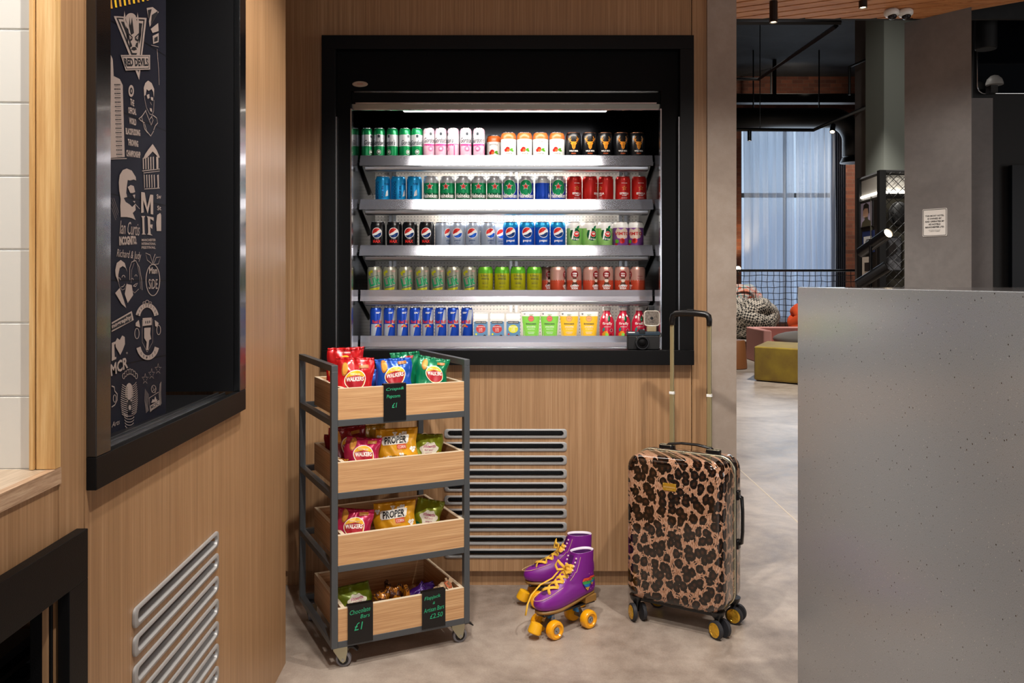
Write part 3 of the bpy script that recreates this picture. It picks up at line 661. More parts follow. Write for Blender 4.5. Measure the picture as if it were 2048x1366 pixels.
rows_ = [
 (0, [('gin_green', [734, 758.5, 785.0, 810, 834], 'green and silver slim gin can', [.9, .1, -.55, .7, .15], 0),
      ('gin_pink', [858, 881.8, 906.5, 931.6, 958], 'pink and white slim gin can', [.4, .1, -1.1, .3, -.2], 0),
      ('cider', [988, 1017, 1049, 1081, 1114], 'white cider can with an orange shoulder', [0, .1, .05, -.05, 0], .0),
      ('stag', [1146.6, 1178.9, 1210.4, 1242.5, 1274], 'black beer can with an orange stag head', [0, 0, -.05, .1, .1], 0)]),
 (1, [('blue_ipa', [766, 797, 829], 'bright blue beer can', [-.1, .2, -.5], 0),
      ('lager_green', [862.5, 895, 926.5, 957.5, 989], 'green lager can with a red star', [-.1, -.12, .1, 0, .05], 0),
      ('lager_blue', [1020, 1052, 1085, 1116.6], 'blue and green lager can', [-.08, -.05, 1.9, -.05], 0),
      ('red_lager', [1148.5, 1180, 1211.5, 1245.5, 1278], 'red lager can', [.3, 1.1, -.9, .1, .1], 0)]),
 (2, [('cola_black', [756, 789, 820, 853.6], 'black cola can', [0, .02, 0, 0], 0),
      ('cola_silver', [885, 915, 946, 976], 'silver diet cola can', [1.0, 0, -.1, .4], .02),
      ('cola_blue', [1021, 1054, 1083, 1116], 'blue cola can', [0, 0, .1, 0], 0),
      ('lemon_lime', [1148.5, 1178, 1207], 'pale green lemon-lime soda can', [0, .15, .05], 0),
      ('berry', [1241, 1271], 'purple berry soda can', [.1, -.3], 0)]),
 (3, [('tropical', [750, 779.5, 811.4, 844.4, 876, 907.5, 939], 'grey tropical soda can with green lettering', [.1, 0, .3, .1, 0, -.1, 0], .03),
      ('lemonade', [971, 1004, 1036, 1068.7], 'yellow lemonade can with a green shoulder', [0, 0, 0, 0], 0),
      ('cherry', [1101, 1132, 1164, 1196, 1228, 1260, 1289] if False else [1115.4, 1148, 1181, 1211.5, 1244, 1275], 'pink and red cherry soda can', [1.2, 0, .7, 0, 0, -1.4], 0)]),
 (4, [('energy', [752, 779, 805, 830.5, 856, 881.6, 906.5, 934], 'tall slim blue and silver energy drink can', [.5, .35, .4, .3, .1, 0, 0, -.3], 0)])]
WH = ['top shelf', 'second shelf', 'middle shelf', 'fourth shelf', 'bottom shelf']
for r_, kinds in rows_:
    prev = None
    for kd, xs, lab, rots, dy in kinds:
        R = PROF['slim' if kd in ('gin_green', 'gin_pink', 'energy') else 'std'][0]
        for i, x in enumerate(xs):
            Y = YL+.0165+.0328+dy
            if kd == 'cider' and i == 0: Y += .075
            if kd in ('tropical', 'energy'): Y = YL+.018+R
            X = pxX(x, Y)
            if prev is not None and (X-prev[0])**2+(Y-prev[1])**2 < (R+prev[2]+.0003)**2:
                X = prev[0]+sqrt(max((R+prev[2]+.0003)**2-(Y-prev[1])**2, 0))
            prev = (X, Y, R)
            put(kd, X, Y, zl[r_]-.0178, rots[i]+random.uniform(-.03, .03), f'{nth(i, len(xs))} of the {lab.replace(" can", " cans", 1)}, {WH[r_]}', 'drink can', f'{lab.replace(" can", " cans", 1)} {WH[r_]}')
# a second rank standing behind, where gaps show it
for kd, px, dy, r_, lab in (('cola_silver', 999, .075, 2, 'silver diet cola can standing back in the gap beside the blue cola cans'),
                            ('berry', 1224, .075, 2, 'purple berry soda can standing back behind the two front ones'),
                            ('cherry', 1094, .07, 3, 'pink and red cherry soda can standing back beside the lemonade cans')):
    Y = YL+.05+dy; put(kd, pxX(px, Y), Y, zl[r_]-.0178, .3, lab, 'drink can')
# milk cartons
mat('card_white', '#f0ece6', .5); mat('card_blue', '#5f8bb0', .5); mat('card_red', '#c23a34', .5); mat('card_yellow', '#d8d42c', .5); mat('card_ink', '#1e1c20', .5)
def carton(kind, spotc, word):
    b = BM(); W, D, H = .0285, .024, .112; fc = lambda u, v, e: (u, -D-e, v)
    box(b, -W, W, -D, D, 0, .088, 0)
    decal(b, [(RE(-W, W, .004, .076), 1), (RE(-.023, .023, .068, .078), 4), (T('SHAKEN UDDER', 0, .073, .042, .005), 0), (CI(0, .046, .020, .017), spotc), (T(word, 0, .055, .034, .006, bold=.02), 0), (T('milk', 0, .046, .016, .006, bold=.01), 0), (T('drink', 0, .038, .016, .005), 0), (CI(-.012, .014, .006, .004), 4), (CI(.004, .012, .008, .005), 4), (CI(.016, .017, .006, .005), 4), (CI(-.019, .024, .004), 2 if spotc == 3 else 3)], fc)
    o = obj('milk_carton', b, ['card_white', 'card_blue', 'card_red', 'card_yellow', 'card_ink'])
    g = BM(); prism(g, [(-D, .088), (D, .088), (.002, .108), (.002, .114), (-.002, .114), (-.002, .108)], -W, W, 'x')
    obj('gable_top', g, 'card_white', o); PROTO[kind] = [o, False]
carton('milk_red', 2, 'Strawberry'); carton('milk_yellow', 3, 'Banana')
for kd, px, lab in (('milk_red', 962, 'small milk carton with a red spot, the one next to the energy drink cans'), ('milk_red', 994.5, 'small milk carton with a red spot, next to the yellow-spotted one'), ('milk_yellow', 1026.5, 'small milk carton with a yellow spot on the bottom fridge shelf')):
    Y = YL+.045; put(kd, pxX(px, Y), Y, zl[4]-.0178, 0, lab, 'milk carton', 'milk cartons on the bottom shelf')
# drink pouches: flat foil bags, wide at the top with a gusset foot
def pouch_bm(wt, wb, H, D, nu=12, nv=16, seam=.004):
    def s(u, v, sgn, e=0):
        w_ = (wb+(wt-wb)*v)/2; t = D*.5*(1-v)**.55*(1-u*u)**.5 + .0012
        return (u*w_, sgn*(t+e), v*H)
    b = BM(); G = []
    for sg in (-1, 1):
        g = [[b.verts.new(s(-1+2*i/nu, j/nv, sg)) for i in range(nu+1)] for j in range(nv+1)]; G.append(g)
        for j in range(nv):
            for i in range(nu):
                q = (g[j][i], g[j][i+1], g[j+1][i+1], g[j+1][i]); b.faces.new(q if sg < 0 else q[::-1])
    A, B_ = G
    for j in range(nv): b.faces.new((A[j][nu], B_[j][nu], B_[j+1][nu], A[j+1][nu])); b.faces.new((A[j+1][0], B_[j+1][0], B_[j][0], A[j][0]))
    for i in range(nu): b.faces.new((A[0][i+1], A[0][i], B_[0][i], B_[0][i+1])); b.faces.new((A[nv][i], A[nv][i+1], B_[nv][i+1], B_[nv][i]))
    def fn(u, v, e):
        vv = min(max(v/H, 0), 1); w_ = (wb+(wt-wb)*vv)/2; uu = max(-1, min(1, u/w_)); return s(uu, vv, -1, e)
    return b, fn
def pouch(kind, base, low, word2, fc):
    H = .118; b, fn = pouch_bm(.078, .060, H, .030)
    L = [(P((-.03, 0), (.03, 0), (.0345, .07), (-.0345, .07)), 1), (P((-.0385, .098), (-.036, .07), (.036, .07), (.0385, .098)), 1), (RE(-.029, .029, .002, .008), 4),
         (CI(0, .088, .0125, .0125), 3), (CI(0, .088, .0118, .0118), 2), (CI(-.003, .089, .0012), 3), (CI(.004, .089, .0012), 3), (RING(.001, .104, .009, .001, .0025), 5),
         (T('innocent', 0, .067, .042, .0075, bold=.02), 3), (T('smoothie', 0, .055, .036, .0075), 0), (T(word2, 0, .045, .03, .004), 0), (RE(-.014, .014, .031, .0325), 0), (RE(-.012, .012, .026, .0272), 0), (T('u', -.027, .108, .006, .006, bold=.03), 3)]
    L.append((T('o', -.012, .012, .008, .006), 5))
    decal(b, L, fn, .006, .008)
    o = obj('drink_pouch', b, ['card_white', base, fc, 'c_text', low, 'c_rgreen'], None, 'auto')
    g = BM(); box(g, -.0395, .0395, -.0016, .0016, H-.004, H+.003); obj('top_seal', g, 'card_white', o); PROTO[kind] = [o, False]
mat('pou_green', '#86cf4e', .35); mat('pou_red', '#e0685c', .4); mat('pou_yel', '#f6c22c', .35); mat('pou_or', '#f2a868', .4)
pouch('pouch_green', 'pou_green', 'c_red', 'apples', 'pou_red'); pouch('pouch_yellow', 'pou_yel', 'pou_or', 'tropical', 'pou_or')
for kd, px, lab in (('pouch_green', 1062, 'green smoothie pouch, the one next to the milk cartons'), ('pouch_green', 1099, 'green smoothie pouch, beside the yellow pouches'), ('pouch_yellow', 1138, 'yellow smoothie pouch, beside the green pouches'), ('pouch_yellow', 1177.5, 'yellow smoothie pouch, beside the red juice bottles')):
    Y = YL+.040; put(kd, pxX(px, Y), Y, zl[4]-.0178, 0, lab, 'drink pouch', 'smoothie pouches on the bottom shelf')
# red juice bottles
mat('b_red', '#c4203c', .22, 0, coat=.4); mat('b_dark', '#8e1030', .3); mat('b_lily', '#e8a4b4', .4)
def bottle():
    b = BM(); R = .031
    pr = [(.026, 0), (R, .006), (R, .068), (.029, .082), (.021, .1), (.0145, .112), (.0135, .122)]
    lathe(b, pr, 28, None, [0]*6)
    def fn(u, v, e):
        for (r0, z0), (r1, z1) in zip(pr, pr[1:]):
            if z0 <= v <= z1: rr = r0+(r1-r0)*(v-z0)/(z1-z0); break
        else: rr = R
        return ((rr+e)*sin(u/R), -(rr+e)*cos(u/R), v)
    decal(b, [(P((-.022, .008), (.002, .006), (.006, .022), (-.002, .038), (-.014, .036), (-.024, .026)), 2), (P((-.012, .008), (.004, .008), (.004, .026), (-.008, .03)), 3), (CI(.014, .016, .008, .010), 5), (T('firefly', 0, .067, .042, .014, bold=.01), 4), (RE(-.014, .014, .054, .0555), 4), (leaf(.008, .088, .03, .006, 1.3), 6), (leaf(-.016, .044, .02, .005, 1.2), 7), (CI(.016, .04, .006), 1), (RING(.016, .04, .0065, .0006), 4), (CI(-.02, .095, .006), 4), (CI(.02, .1, .005), 4), (CI(-.004, .104, .005), 4)], fn, .004, .006)
    o = obj('juice_bottle', b, ['b_red', 'b_dark', 'c_amber', 'pou_green', 'card_white', 'c_dkred', 'c_dkgreen', 'c_teal'], None, 'auto')
    g = BM(); lathe(g, [(.0165, .1215), (.017, .123), (.017, .134), (.0155, .1355)], 24); obj('cap', g, 'card_white', o, 'auto'); PROTO['bottle'] = [o, False]
bottle()
for px, lab in ((1213.5, 'red juice bottle with white lettering, beside the yellow pouches'), (1246, 'red juice bottle with white lettering, in the middle of three'), (1278, 'red juice bottle with white lettering, partly behind the camera flash')):
    Y = YL+.050; put('bottle', pxX(px, Y), Y, zl[4]-.0178, 0, lab, 'bottle', 'red juice bottles')
# ---------------------------------------------------------------- camera with flash, standing on the fridge sill
cz = fz0+.057+.0002; S = 1/520
g = thing('camera', 'black plastic film camera with a square flash on top, standing on the fridge sill', 'camera', (pxX(1286, 3.31), 3.31, cz+.0002))
b = BM(); box(b, -.062, .062, -.016, .016, 0, .056); obj('body', b, 'black_matt', g, bevel=.004)
b = BM(); box(b, -.064, .064, -.017, .017, .0562, .070); obj('top_plate', b, mat('cam_blue', '#243440', .35), g, bevel=.002)
b = BM(); box(b, -.018, .006, -.019, .012, .062, .078); obj('viewfinder', b, 'black_satin', g, bevel=.0015)
b = BM(); box(b, -.060, -.034, -.0185, -.016, .0655, .0685); obj('name_strip', b, 'card_white', g)
b = BM(); M1 = Matrix.Translation((-.007, -.016, .028)) @ Matrix.Rotation(pi/2, 4, 'X')
lathe(b, [(.027, 0), (.027, .014), (.025, .018), (.021, .018), (.019, .013)], 32, M1, [0, 0, 0, 1]); lathe(b, [(.014, .0135), (.009, .0165), (.001, .018)], 24, M1, [1, 1])
obj('lens', b, ['black_satin', 'black_gloss'], g, 'auto')
b = BM(); lathe(b, [(.0262, .0182), (.0272, .0165), (.0272, .0155)], 32, M1, cap=False); obj('lens_ring', b, 'chrome', g, 'auto')
for dx, dz in ((-.025, .052), (.004, .055), (.012, .051)):
    b = BM(); sphere(b, (dx-.003, -.0175, dz-.004), .0028, 8, 6); obj('knob', b, 'chrome', g, True)
b = BM(); tube(b, [(.064, 0, .066), (.070, 0, .064), (.071, 0, .052), (.067, 0, .046)], .0014, 6); tube(b, [(-.064, 0, .062), (-.070, 0, .06), (-.071, 0, .052)], .0014, 6); obj('strap_lug', b, 'black_satin', g)
n = NT('flash_dish', .35, .8); n.col(n.ramp(n.noise(n.mapping(), 120, 3), [(.3, '#6d6256'), (.7, '#a3968a')]))
b = BM(); prism(b, rrect(.002, .064, .091, .152, .012), -.008, .008, 'y'); obj('flash_dish', b, 'flash_dish', g, bevel=.002)
b = BM()
tube(b, [(x, -.0085, z) for x, z in rrect(.004, .062, .093, .150, .012)], .0022, 6, True); obj('flash_rim', b, mat('clear_plastic', '#cfc8bc', .15, .3), g, True)
b = BM(); box(b, .014, .050, -.012, .010, .0702, .091); obj('flash_foot', b, mat('tan_plastic', '#8f8062', .3), g, bevel=.002)
b = BM(); box(b, .020, .044, -.008, .008, .152, .172); obj('battery_pack', b, 'black_satin', g, bevel=.002)
b = BM(); decal(b, [(CI(.033, .122, .006), 0), (RE(.022, .044, .111, .1122), 0), (RE(.024, .042, .106, .107), 0)], lambda u, v, e: (u, -.0082-e, v)); obj('emblem', b, 'black_satin', g)
# ================================================================== snack trolley
TR = atan2(.205, .413); TO = Vector((-.552, 2.600, 0))
TM = Matrix.Translation(TO) @ Matrix.Rotation(TR, 4, 'Z')
TWd, TD, TH, t_ = .461, .455, .940, .020
tr = thing('snack_trolley', 'dark grey steel trolley on castors holding four oak boxes of snacks', 'trolley', TO, TR)
for x in (0, TWd-t_):
    for y in (0, TD-t_):
        b = BM(); box(b, x, x+t_, y, y+t_, .07, TH-t_); obj('post', b, 'trolley_steel', tr, bevel=.0012)
for x in (0, TWd-t_):
    b = BM(); box(b, x, x+t_, 0, TD, TH-t_, TH); obj('top_rail', b, 'trolley_steel', tr, bevel=.0012)
RZ = [.751, .527, .303, .070]; BT = [.868, .640, .416, .190]
for z in RZ:
    for y in (0, TD-t_):
        b = BM(); box(b, t_, TWd-t_, y+.0005, y+t_-.0005, z, z+t_); obj('cross_rail', b, 'trolley_steel', tr, bevel=.0012)
    for x in (0, TWd-t_):
        b = BM(); box(b, x+.0005, x+t_-.0005, t_, TD-t_, z, z+t_); obj('side_rail', b, 'trolley_steel', tr, bevel=.0012)
mat('ply_edge', '#e0cdb0', .5)
bx0, bx1, by0, by1, wt = t_+.0005, TWd-t_-.0005, .001, .36, .012
for k, (z, zt) in enumerate(zip(RZ, BT)):
    z0 = z+t_+.0003
    bxo = thing('snack_box', ['open oak box of crisps', 'open oak box of popcorn and crisps', 'open oak box of sweet snacks', 'open oak box of chocolate bars'][k]+', '+['topmost of the trolley', 'second from the top of the trolley', 'third from the top of the trolley', 'lowest of the trolley'][k], 'box', TM @ Vector((0, 0, z0)), TR, 'oak boxes on the trolley')
    h = zt-z0
    for nm, a in (('front_panel', (bx0, bx1, by0, by0+wt)), ('back_panel', (bx0+.012, bx1, by1-wt, by1)), ('side_panel', (bx0+.012, bx0+.012+wt, by0+wt, by1-wt)), ('side_panel', (bx1-wt, bx1, by0+wt, by1-wt))):
        b = BM(); box(b, a[0], a[1], a[2], a[3], 0, h-.0015); obj(nm, b, 'oak_box', bxo)
        b = BM(); box(b, a[0], a[1], a[2], a[3], h-.0015, h)
        obj('top_edge', b, 'ply_edge', [c for c in bxo.children if c.name.startswith(nm)][-1])
    b = BM(); box(b, bx0+.024, bx1-wt, by0+wt, by1-wt, 0, .006); obj('base', b, 'oak_box', bxo)
# castors
def caster(x, y, rz, brake):
    c = bpy.data.objects.new('caster', None); C.objects.link(c); c.parent = tr; c.location = (x, y, 0); c.rotation_euler = (0, 0, rz)
    b = BM(); M1 = Matrix.Translation((.012, -.009, .024)) @ Matrix.Rotation(-pi/2, 4, 'X'); lathe(b, [(.018, 0), (.0235, .002), (.0238, .016), (.018, .018)], 28, M1); obj('wheel', b, 'grey_rubber', c, 'auto')
    b = BM(); lathe(b, [(.016, -.0012), (.017, .0002), (.017, .018), (.016, .0192)], 24, M1); obj('wheel_disc', b, 'black_satin', c, 'auto')
    b = BM()
    for yy in (-.0145, .0125):
        prism(b, [(-.018, .064), (.026, .064), (.026, .05), (.020, .020), (.012, .014), (.004, .020), (-.018, .052)], yy, yy+.002, 'y')
    box(b, -.018, .026, -.0145, .0145, .0625, .066); obj('fork', b, mat('zinc', '#b8b59c', .32, .85), c, bevel=.001)
    b = BM(); cyl(b, (.012, -.017, .024), (.012, .017, .024), .004); obj('axle', b, 'steel', c)
    b = BM(); cyl(b, (0, 0, .066), (0, 0, .0698), .018, n=20); obj('plate', b, 'steel', c)
    if brake:
        b = BM(); prism(b, [(.012, .058), (.040, .060), (.056, .050), (.058, .053), (.044, .066), (.012, .064)], -.013, .013, 'y'); obj('brake_pedal', b, 'black_satin', c, bevel=.001)
caster(.035, .035, radians(-25), True); caster(TWd-.035, .035, radians(-5), True)
caster(.035, TD-.035, radians(60), False); caster(TWd-.035, TD-.035, radians(40), False)
# price signs clipped over the box fronts
mat('chalk_board', '#0c0c0d', .35); mat('chalk_green', '#28a878', .6, emit=None)
def sign(label, x, z0, z1, w, lines):
    g = thing('price_sign', label, 'sign', TM @ Vector((x, 0, z0)), TR, 'black chalk price signs'); h = z1-z0
    b = BM(); box(b, 0, w, -.0035, -.0008, 0, h); box(b, 0, w, -.0035, wt+.004, h, h+.0015); box(b, 0, w, wt+.0025, wt+.004, h-.02, h)
    obj('board', b, 'chalk_board', g)
    b = BM(); decal(b, [(T(s, cx*w, cy*h, ww*w, hh*h if hh else None, bold=bo, shear=.25, rot=ro), 0) for s, cx, cy, ww, hh, bo, ro in lines], lambda u, v, e: (u, -.0035-e, v))
    obj('handwriting', b, 'chalk_green', g)
sign('black price sign reading Crisps and Popcorn on the top box', .165, .757, .873, .074,
     [('Crisps&', .5, .86, .8, .10, .006, .05), ('Popcorn', .42, .66, .6, .12, .006, .02), ('£1', .47, .42, .24, .13, .005, .05)])
sign('black price sign reading Chocolate Bars at the left of the lowest box', .050, .077, .195, .080,
     [('Chocolate', .48, .84, .82, .12, 0, .08), ('Bars', .68, .69, .38, .10, 0, .06), ('£1', .42, .44, .36, .20, .003, .05)])
sign('black price sign reading Flapjack and Artisan Bars at the right of the lowest box', .293, .079, .197, .080,
     [('Flapjack', .44, .83, .7, .12, 0, .08), ('&', .5, .68, .1, .07, 0, 0), ('Artisan Bars', .5, .52, .88, .12, 0, .08), ('£2.50', .6, .33, .56, .13, .003, .05)])
# ================================================================== bags of snacks
def bag_surface(w, h, th, seed=0, crimp=.012):
    rnd = random.Random(seed); ph = [rnd.uniform(0, 6) for _ in range(8)]; am = [rnd.uniform(.4, 1) for _ in range(4)]
    def S(u, v, sgn, e=0):     # u, v in -1..1
        ed = max(0, 1-abs(v))
        puff = (1-abs(u)**2.6)**.55*min(1, (ed/.55))**.6 if abs(u) < 1 else 0
        t = th/2*puff
        wr = (sin(7*u+ph[0]+2*v)*sin(4*v+ph[1]) + .7*sin(13*u*am[0]+ph[2])*sin(6*v+ph[3]+3*u))*.0022*min(1, ed*3)
        wr += .0028*max(0, abs(v)-.62)/.38*sin(14*u+ph[4])+.0016*max(0, abs(v)-.5)*2*sin(23*u+ph[5])
        sl = .004*sin(3*u+ph[6])*(abs(v) > .85)
        x = u*w/2*(1-.06*puff*(1-abs(v)**3)-.03*(1-abs(v))) ; z = v*h/2
        x += .003*sin(5*v+ph[7])
        return (x, sgn*(t+.0006+e)+wr+sl, z)
    return S
def bag(name, w, h, th, mats, layers, seed, nu=22, nv=26):
    S = bag_surface(w, h, th, seed); b = BM(); cr = .012/h*2
    vs = [-1+cr*0.0]+[ -1+cr*.5, -1+cr]+[-1+cr+(2-2*cr)*j/nv for j in range(1, nv)]+[1-cr, 1-cr*.5, 1]
    for sg in (-1, 1):
        g = [[b.verts.new(S(-1+2*i/nu, v, sg)) for i in range(nu+1)] for v in vs]
        for j in range(len(vs)-1):
            for i in range(nu):
                q = (g[j][i], g[j][i+1], g[j+1][i+1], g[j+1][i]); b.faces.new(q if sg < 0 else q[::-1])
    bmesh.ops.remove_doubles(b, verts=b.verts[:], dist=.0003)
    def fn(u, v, e): return S(max(-1, min(1, u/(w/2))), max(-1, min(1, v/(h/2))), -1, e)
    decal(b, layers, fn, .006, .006, e0=.0006, de=.00025)
    o = obj(name, b, mats, None, True)
    for sv in (-1, 1):     # crimped seal
        cr_ = BM(); A = []
        for i in range(61):
            u = -1+2*i/60; x, y, z = S(u, sv*(1-cr*.55), -1); x2, y2, z2 = S(u, sv, -1); d = .0009*(1 if i % 2 else -1)
            A.append((cr_.verts.new((x, y-.0008+d*0, z)), cr_.verts.new((x2, y2-.0004+d, z2+sv*.0015*(1 if i % 2 else 0)))))
        for (p, q), (r, s) in zip(A, A[1:]): cr_.faces.new((p, r, s, q))
        cs = obj('seal', cr_, mats[0], o, True); cs.modifiers.new('s', 'SOLIDIFY').thickness = .0008
    return o
def foil(nm, c, r=.26): return mat(nm, c, r, .25, coat=.5)
foil('foil_red', '#c4161c'); foil('foil_dkred', '#8e1420'); foil('foil_blue', '#1450b4'); foil('foil_green', '#0a7a50'); foil('foil_pink', '#b8184c'); foil('foil_yellow', '#f0ac18', .4); foil('foil_olive', '#8a9418', .35); foil('foil_mustard', '#b8860c', .4)
foil('foil_purple', '#3a1468'); foil('foil_gold', '#b06c14', .3); foil('foil_brown', '#4a2414', .3); foil('foil_darkgreen', '#6c7c10', .35)
for a, c in dict(p_yellow='#f5b81c', p_crimson='#a81424', p_white='#f4f0e6', p_chip='#e09a3c', p_ink='#1c1614', p_coral='#ee5a30', p_magenta='#a8205c', p_cream='#ece4d0', p_dkchip='#a86a24').items(): mat(a, c, .4)
def crisp_layers(s=1, old=False):
    L = [(CI(-.030*s, .040*s, .010*s, .020*s), 5), (CI(-.029*s, .041*s, .008*s, .017*s), 4), (CI(-.036*s, -.040*s, .018*s, .012*s), 5), (CI(-.035*s, -.040*s, .016*s, .010*s), 4)]
    L += [(CI(.006*s, -.018*s, .0325*s, .029*s, 32), 3), (CI(.006*s, -.018*s, .0305*s, .027*s, 32), 1),
          (P(*[(.006*s+.0295*s*cos(radians(a)), -.018*s+.026*s*sin(radians(a))) for a in range(200, 341, 10)], (.032*s, -.010*s), (.006*s, -.013*s), (-.02*s, -.019*s)), 2),
          (P((-.0235*s, -.012*s), (.006*s, -.004*s), (.0355*s, -.008*s), (.0345*s, -.023*s), (.006*s, -.022*s), (-.022*s, -.028*s)), 2),
          (T('WALKERS', .006*s, -.0155*s, .054*s, .0125*s, bold=.03, rot=.08), 3), (RE(-.012*s, .02*s, -.040*s, -.0385*s), 2),
          (T('READY SALTED' if not old else 'THE ORIGINAL', .004*s, .026*s, .03*s, .004*s), 3), (ROTP(RE(.012*s, .038*s, .044*s, .053*s), .1, (.025*s, .05*s)), 4), (ROTP(RE(.0125*s, .0375*s, .0445*s, .0525*s), .1, (.025*s, .05*s)), 5)]
    for i, (sh, m) in enumerate(L):
        k = 1.10; dy = .030*s
        L[i] = ((sh[0], [(x*k, y*k+(dy if -.05*s < y and i > 3 and i < 9 or i == 9 else 0)) for x, y in sh[1]], *sh[2:]), m)
    return L
CM_ = lambda f: [f, 'p_yellow', 'p_crimson', 'p_white', 'p_chip', 'p_dkchip']
PT = [lambda: [CI(-.04, .05, .008), CI(-.034, .054, .006), CI(-.045, .056, .006)]]
def corn_layers():
    L = []
    rnd = random.Random(3)
    for k in range(22):
        x, y = rnd.uniform(-.058, .058), rnd.uniform(-.05, .06)
        if abs(x) < .045 and -.012 < y < .045: continue
        for dx, dy in ((0, 0), (.0042, .003), (-.004, .0035), (.001, -.004)): L.append((CI(x+dx, y+dy, .0042, n=9), 1, 0))
        L.append((CI(x, y, .0014, n=6), 5, 2))
    n0 = 4
    L += [(ROTP(RE(-.043, .041, .008, .036), .04), 1, n0), (ROTP(P((-.046, .012), (.044, .012), (.044, .034), (-.046, .034)), .04), 1, n0), (T('PROPER', -.001, .022, .074, .023, bold=.035, rot=.04), 2, n0+1),
          (ROTP(RE(.004, .036, -.008, .007), .04), 3, n0+1), (T('CORN', .020, -.0005, .026, .0095, bold=.01, rot=.04), 1, n0+2), (T('SWEET & SALTY', .002, -.030, .060, .0065, bold=.02, rot=.04), 2, n0+1), (T('POPCORN', .004, -.041, .026, .005, rot=.04), 2, n0+1)]
    return [((L_[0][0], [(x, y+(.016 if L_[2] >= 4 else .006)) for x, y in L_[0][1]], *L_[0][2:]), *L_[1:]) for L_ in L]
def green_layers():
    sh = P(*[((.030+.004*sin(5*a))*cos(a)*1.05+.004, (.026+.003*sin(7*a))*sin(a)+.002) for a in [2*pi*i/36 for i in range(36)]])
    return [(sh, 1), (P((-.024, .002), (-.012, -.026), (.002, -.034), (.018, -.026), (.03, 0)), 1), (T('Whitworths', .004, .014, .044, .011, bold=.02, shear=.3, rot=.08), 2), (T('FRUIT & NUT', .004, .002, .032, .006, rot=.05), 2), (T('snack', .004, -.008, .026, .006, rot=.05), 2),
            (leaf(.03, -.026, .022, .005, 1.0), 3), (leaf(-.034, -.02, .02, .005, 2.2), 3), (CI(-.034, -.034, .009), 4), (CI(.038, -.01, .006, .009), 4), (leaf(.022, -.034, .02, .005, .4), 1)]
def place(o, x, y, z, rz=0, rx=0, ry=0, lab=None, cat='crisp packet', grp=None):
    o.matrix_world = TM @ Matrix.Translation((x, y, z)) @ Matrix.Rotation(rz, 4, 'Z') @ Matrix.Rotation(rx, 4, 'X') @ Matrix.Rotation(ry, 4, 'Y')
    tag(o, lab, cat, grp); return o
# local x positions measured along the trolley front; boxes' inner bottoms at RZ + t_ + .006
Z1_, Z2_, Z3_, Z4_ = [z+t_+.0065 for z in RZ]
fr_ = bag('crisp_packet', .120, .165, .046, CM_('foil_red'), crisp_layers(1.0), 1)
place(fr_, .088, .062, Z1_+.096, radians(-20), radians(-9), radians(2), 'red crisp packet standing at the front left of the top box')
o = bag('crisp_packet', .118, .150, .036, CM_('foil_red'), [(T('THE ORIGINAL', 0, .060, .036, .005), 3), (CI(0, .042, .016, .010), 1), (P((-.016, .04), (.016, .042), (.016, .036), (-.016, .034)), 2)], 2)
place(o, .092, .165, Z1_+.128, radians(-18), radians(4), radians(-2), 'dark red crisp packet standing tall behind the front red one')
o = bag('crisp_packet', .090, .130, .04, CM_('foil_red'), crisp_layers(.85), 3)
place(o, .095, .26, Z1_+.078, radians(-25), radians(-8), radians(-6), 'small red crisp packet at the back left corner of the top box')
o = bag('crisp_packet', .118, .140, .046, CM_('foil_blue'), crisp_layers(1.0), 4)
place(o, .228, .085, Z1_+.098, radians(-20), radians(-12), radians(-3), 'blue crisp packet in the middle of the top box')
o = bag('crisp_packet', .100, .120, .04, CM_('foil_blue'), [], 14)
place(o, .190, .18, Z1_+.065, radians(-30), radians(-6), radians(4), 'plain blue crisp packet glimpsed between the red and blue ones')
o = bag('crisp_packet', .108, .140, .044, CM_('foil_green'), crisp_layers(.9), 5)
place(o, .355, .078, Z1_+.098, radians(-8), radians(-16), radians(10), 'green crisp packet leaning at the right end of the top box')
o = bag('crisp_packet', .100, .145, .034, CM_('foil_green'), [(P((-.03, .05), (-.01, .06), (0, .03), (-.02, .02)), 3), (CI(-.03, -.01, .01, .018), 4), (P((.0, .06), (.03, .06), (.025, .05), (.002, .052)), 2)], 6)
place(o, .300, .175, Z1_+.106, radians(-28), radians(-4), radians(-4), 'green crisp packet standing behind, between the blue and green ones')
# second box
o = bag('crisp_packet', .112, .135, .05, CM_('foil_pink'), crisp_layers(.98), 7)
place(o, .112, .060, Z2_+.080, radians(-15), radians(-14), radians(6), 'pinkish red crisp packet at the front of the second box')
o = bag('crisp_packet', .120, .150, .045, CM_('foil_dkred'), crisp_layers(1.0), 8)
place(o, .100, .16, Z2_+.094, radians(-15), radians(-6), radians(-5), 'dark red crisp packet behind the left post in the second box')
o = bag('crisp_packet', .110, .11, .04, CM_('foil_dkred'), [], 9)
place(o, .098, .27, Z2_+.065, radians(-25), radians(-8), radians(3), 'dark red crisp packet lying at the back left of the second box')
o = bag('popcorn_bag', .120, .15, .04, ['foil_mustard', 'p_white', 'p_ink', 'p_coral', 'p_chip', 'p_ink'], [], 10)
place(o, .175, .19, Z2_+.088, radians(-22), radians(2), radians(-3), 'dark yellow popcorn bag behind the front bags of the second box', 'popcorn bag')
corn = ['foil_yellow', 'p_white', 'p_ink', 'p_coral', 'p_chip', 'p_dkchip']
pc = bag('popcorn_bag', .136, .150, .05, corn, corn_layers(), 11)
place(pc, .232, .070, Z2_+.090, radians(-18), radians(-9), radians(-2), 'yellow popcorn bag in the second box', 'popcorn bag')
gl = ['foil_olive', 'p_cream', 'p_magenta', 'foil_green', 'p_chip']
gb = bag('snack_bag', .100, .115, .045, gl, green_layers(), 12)
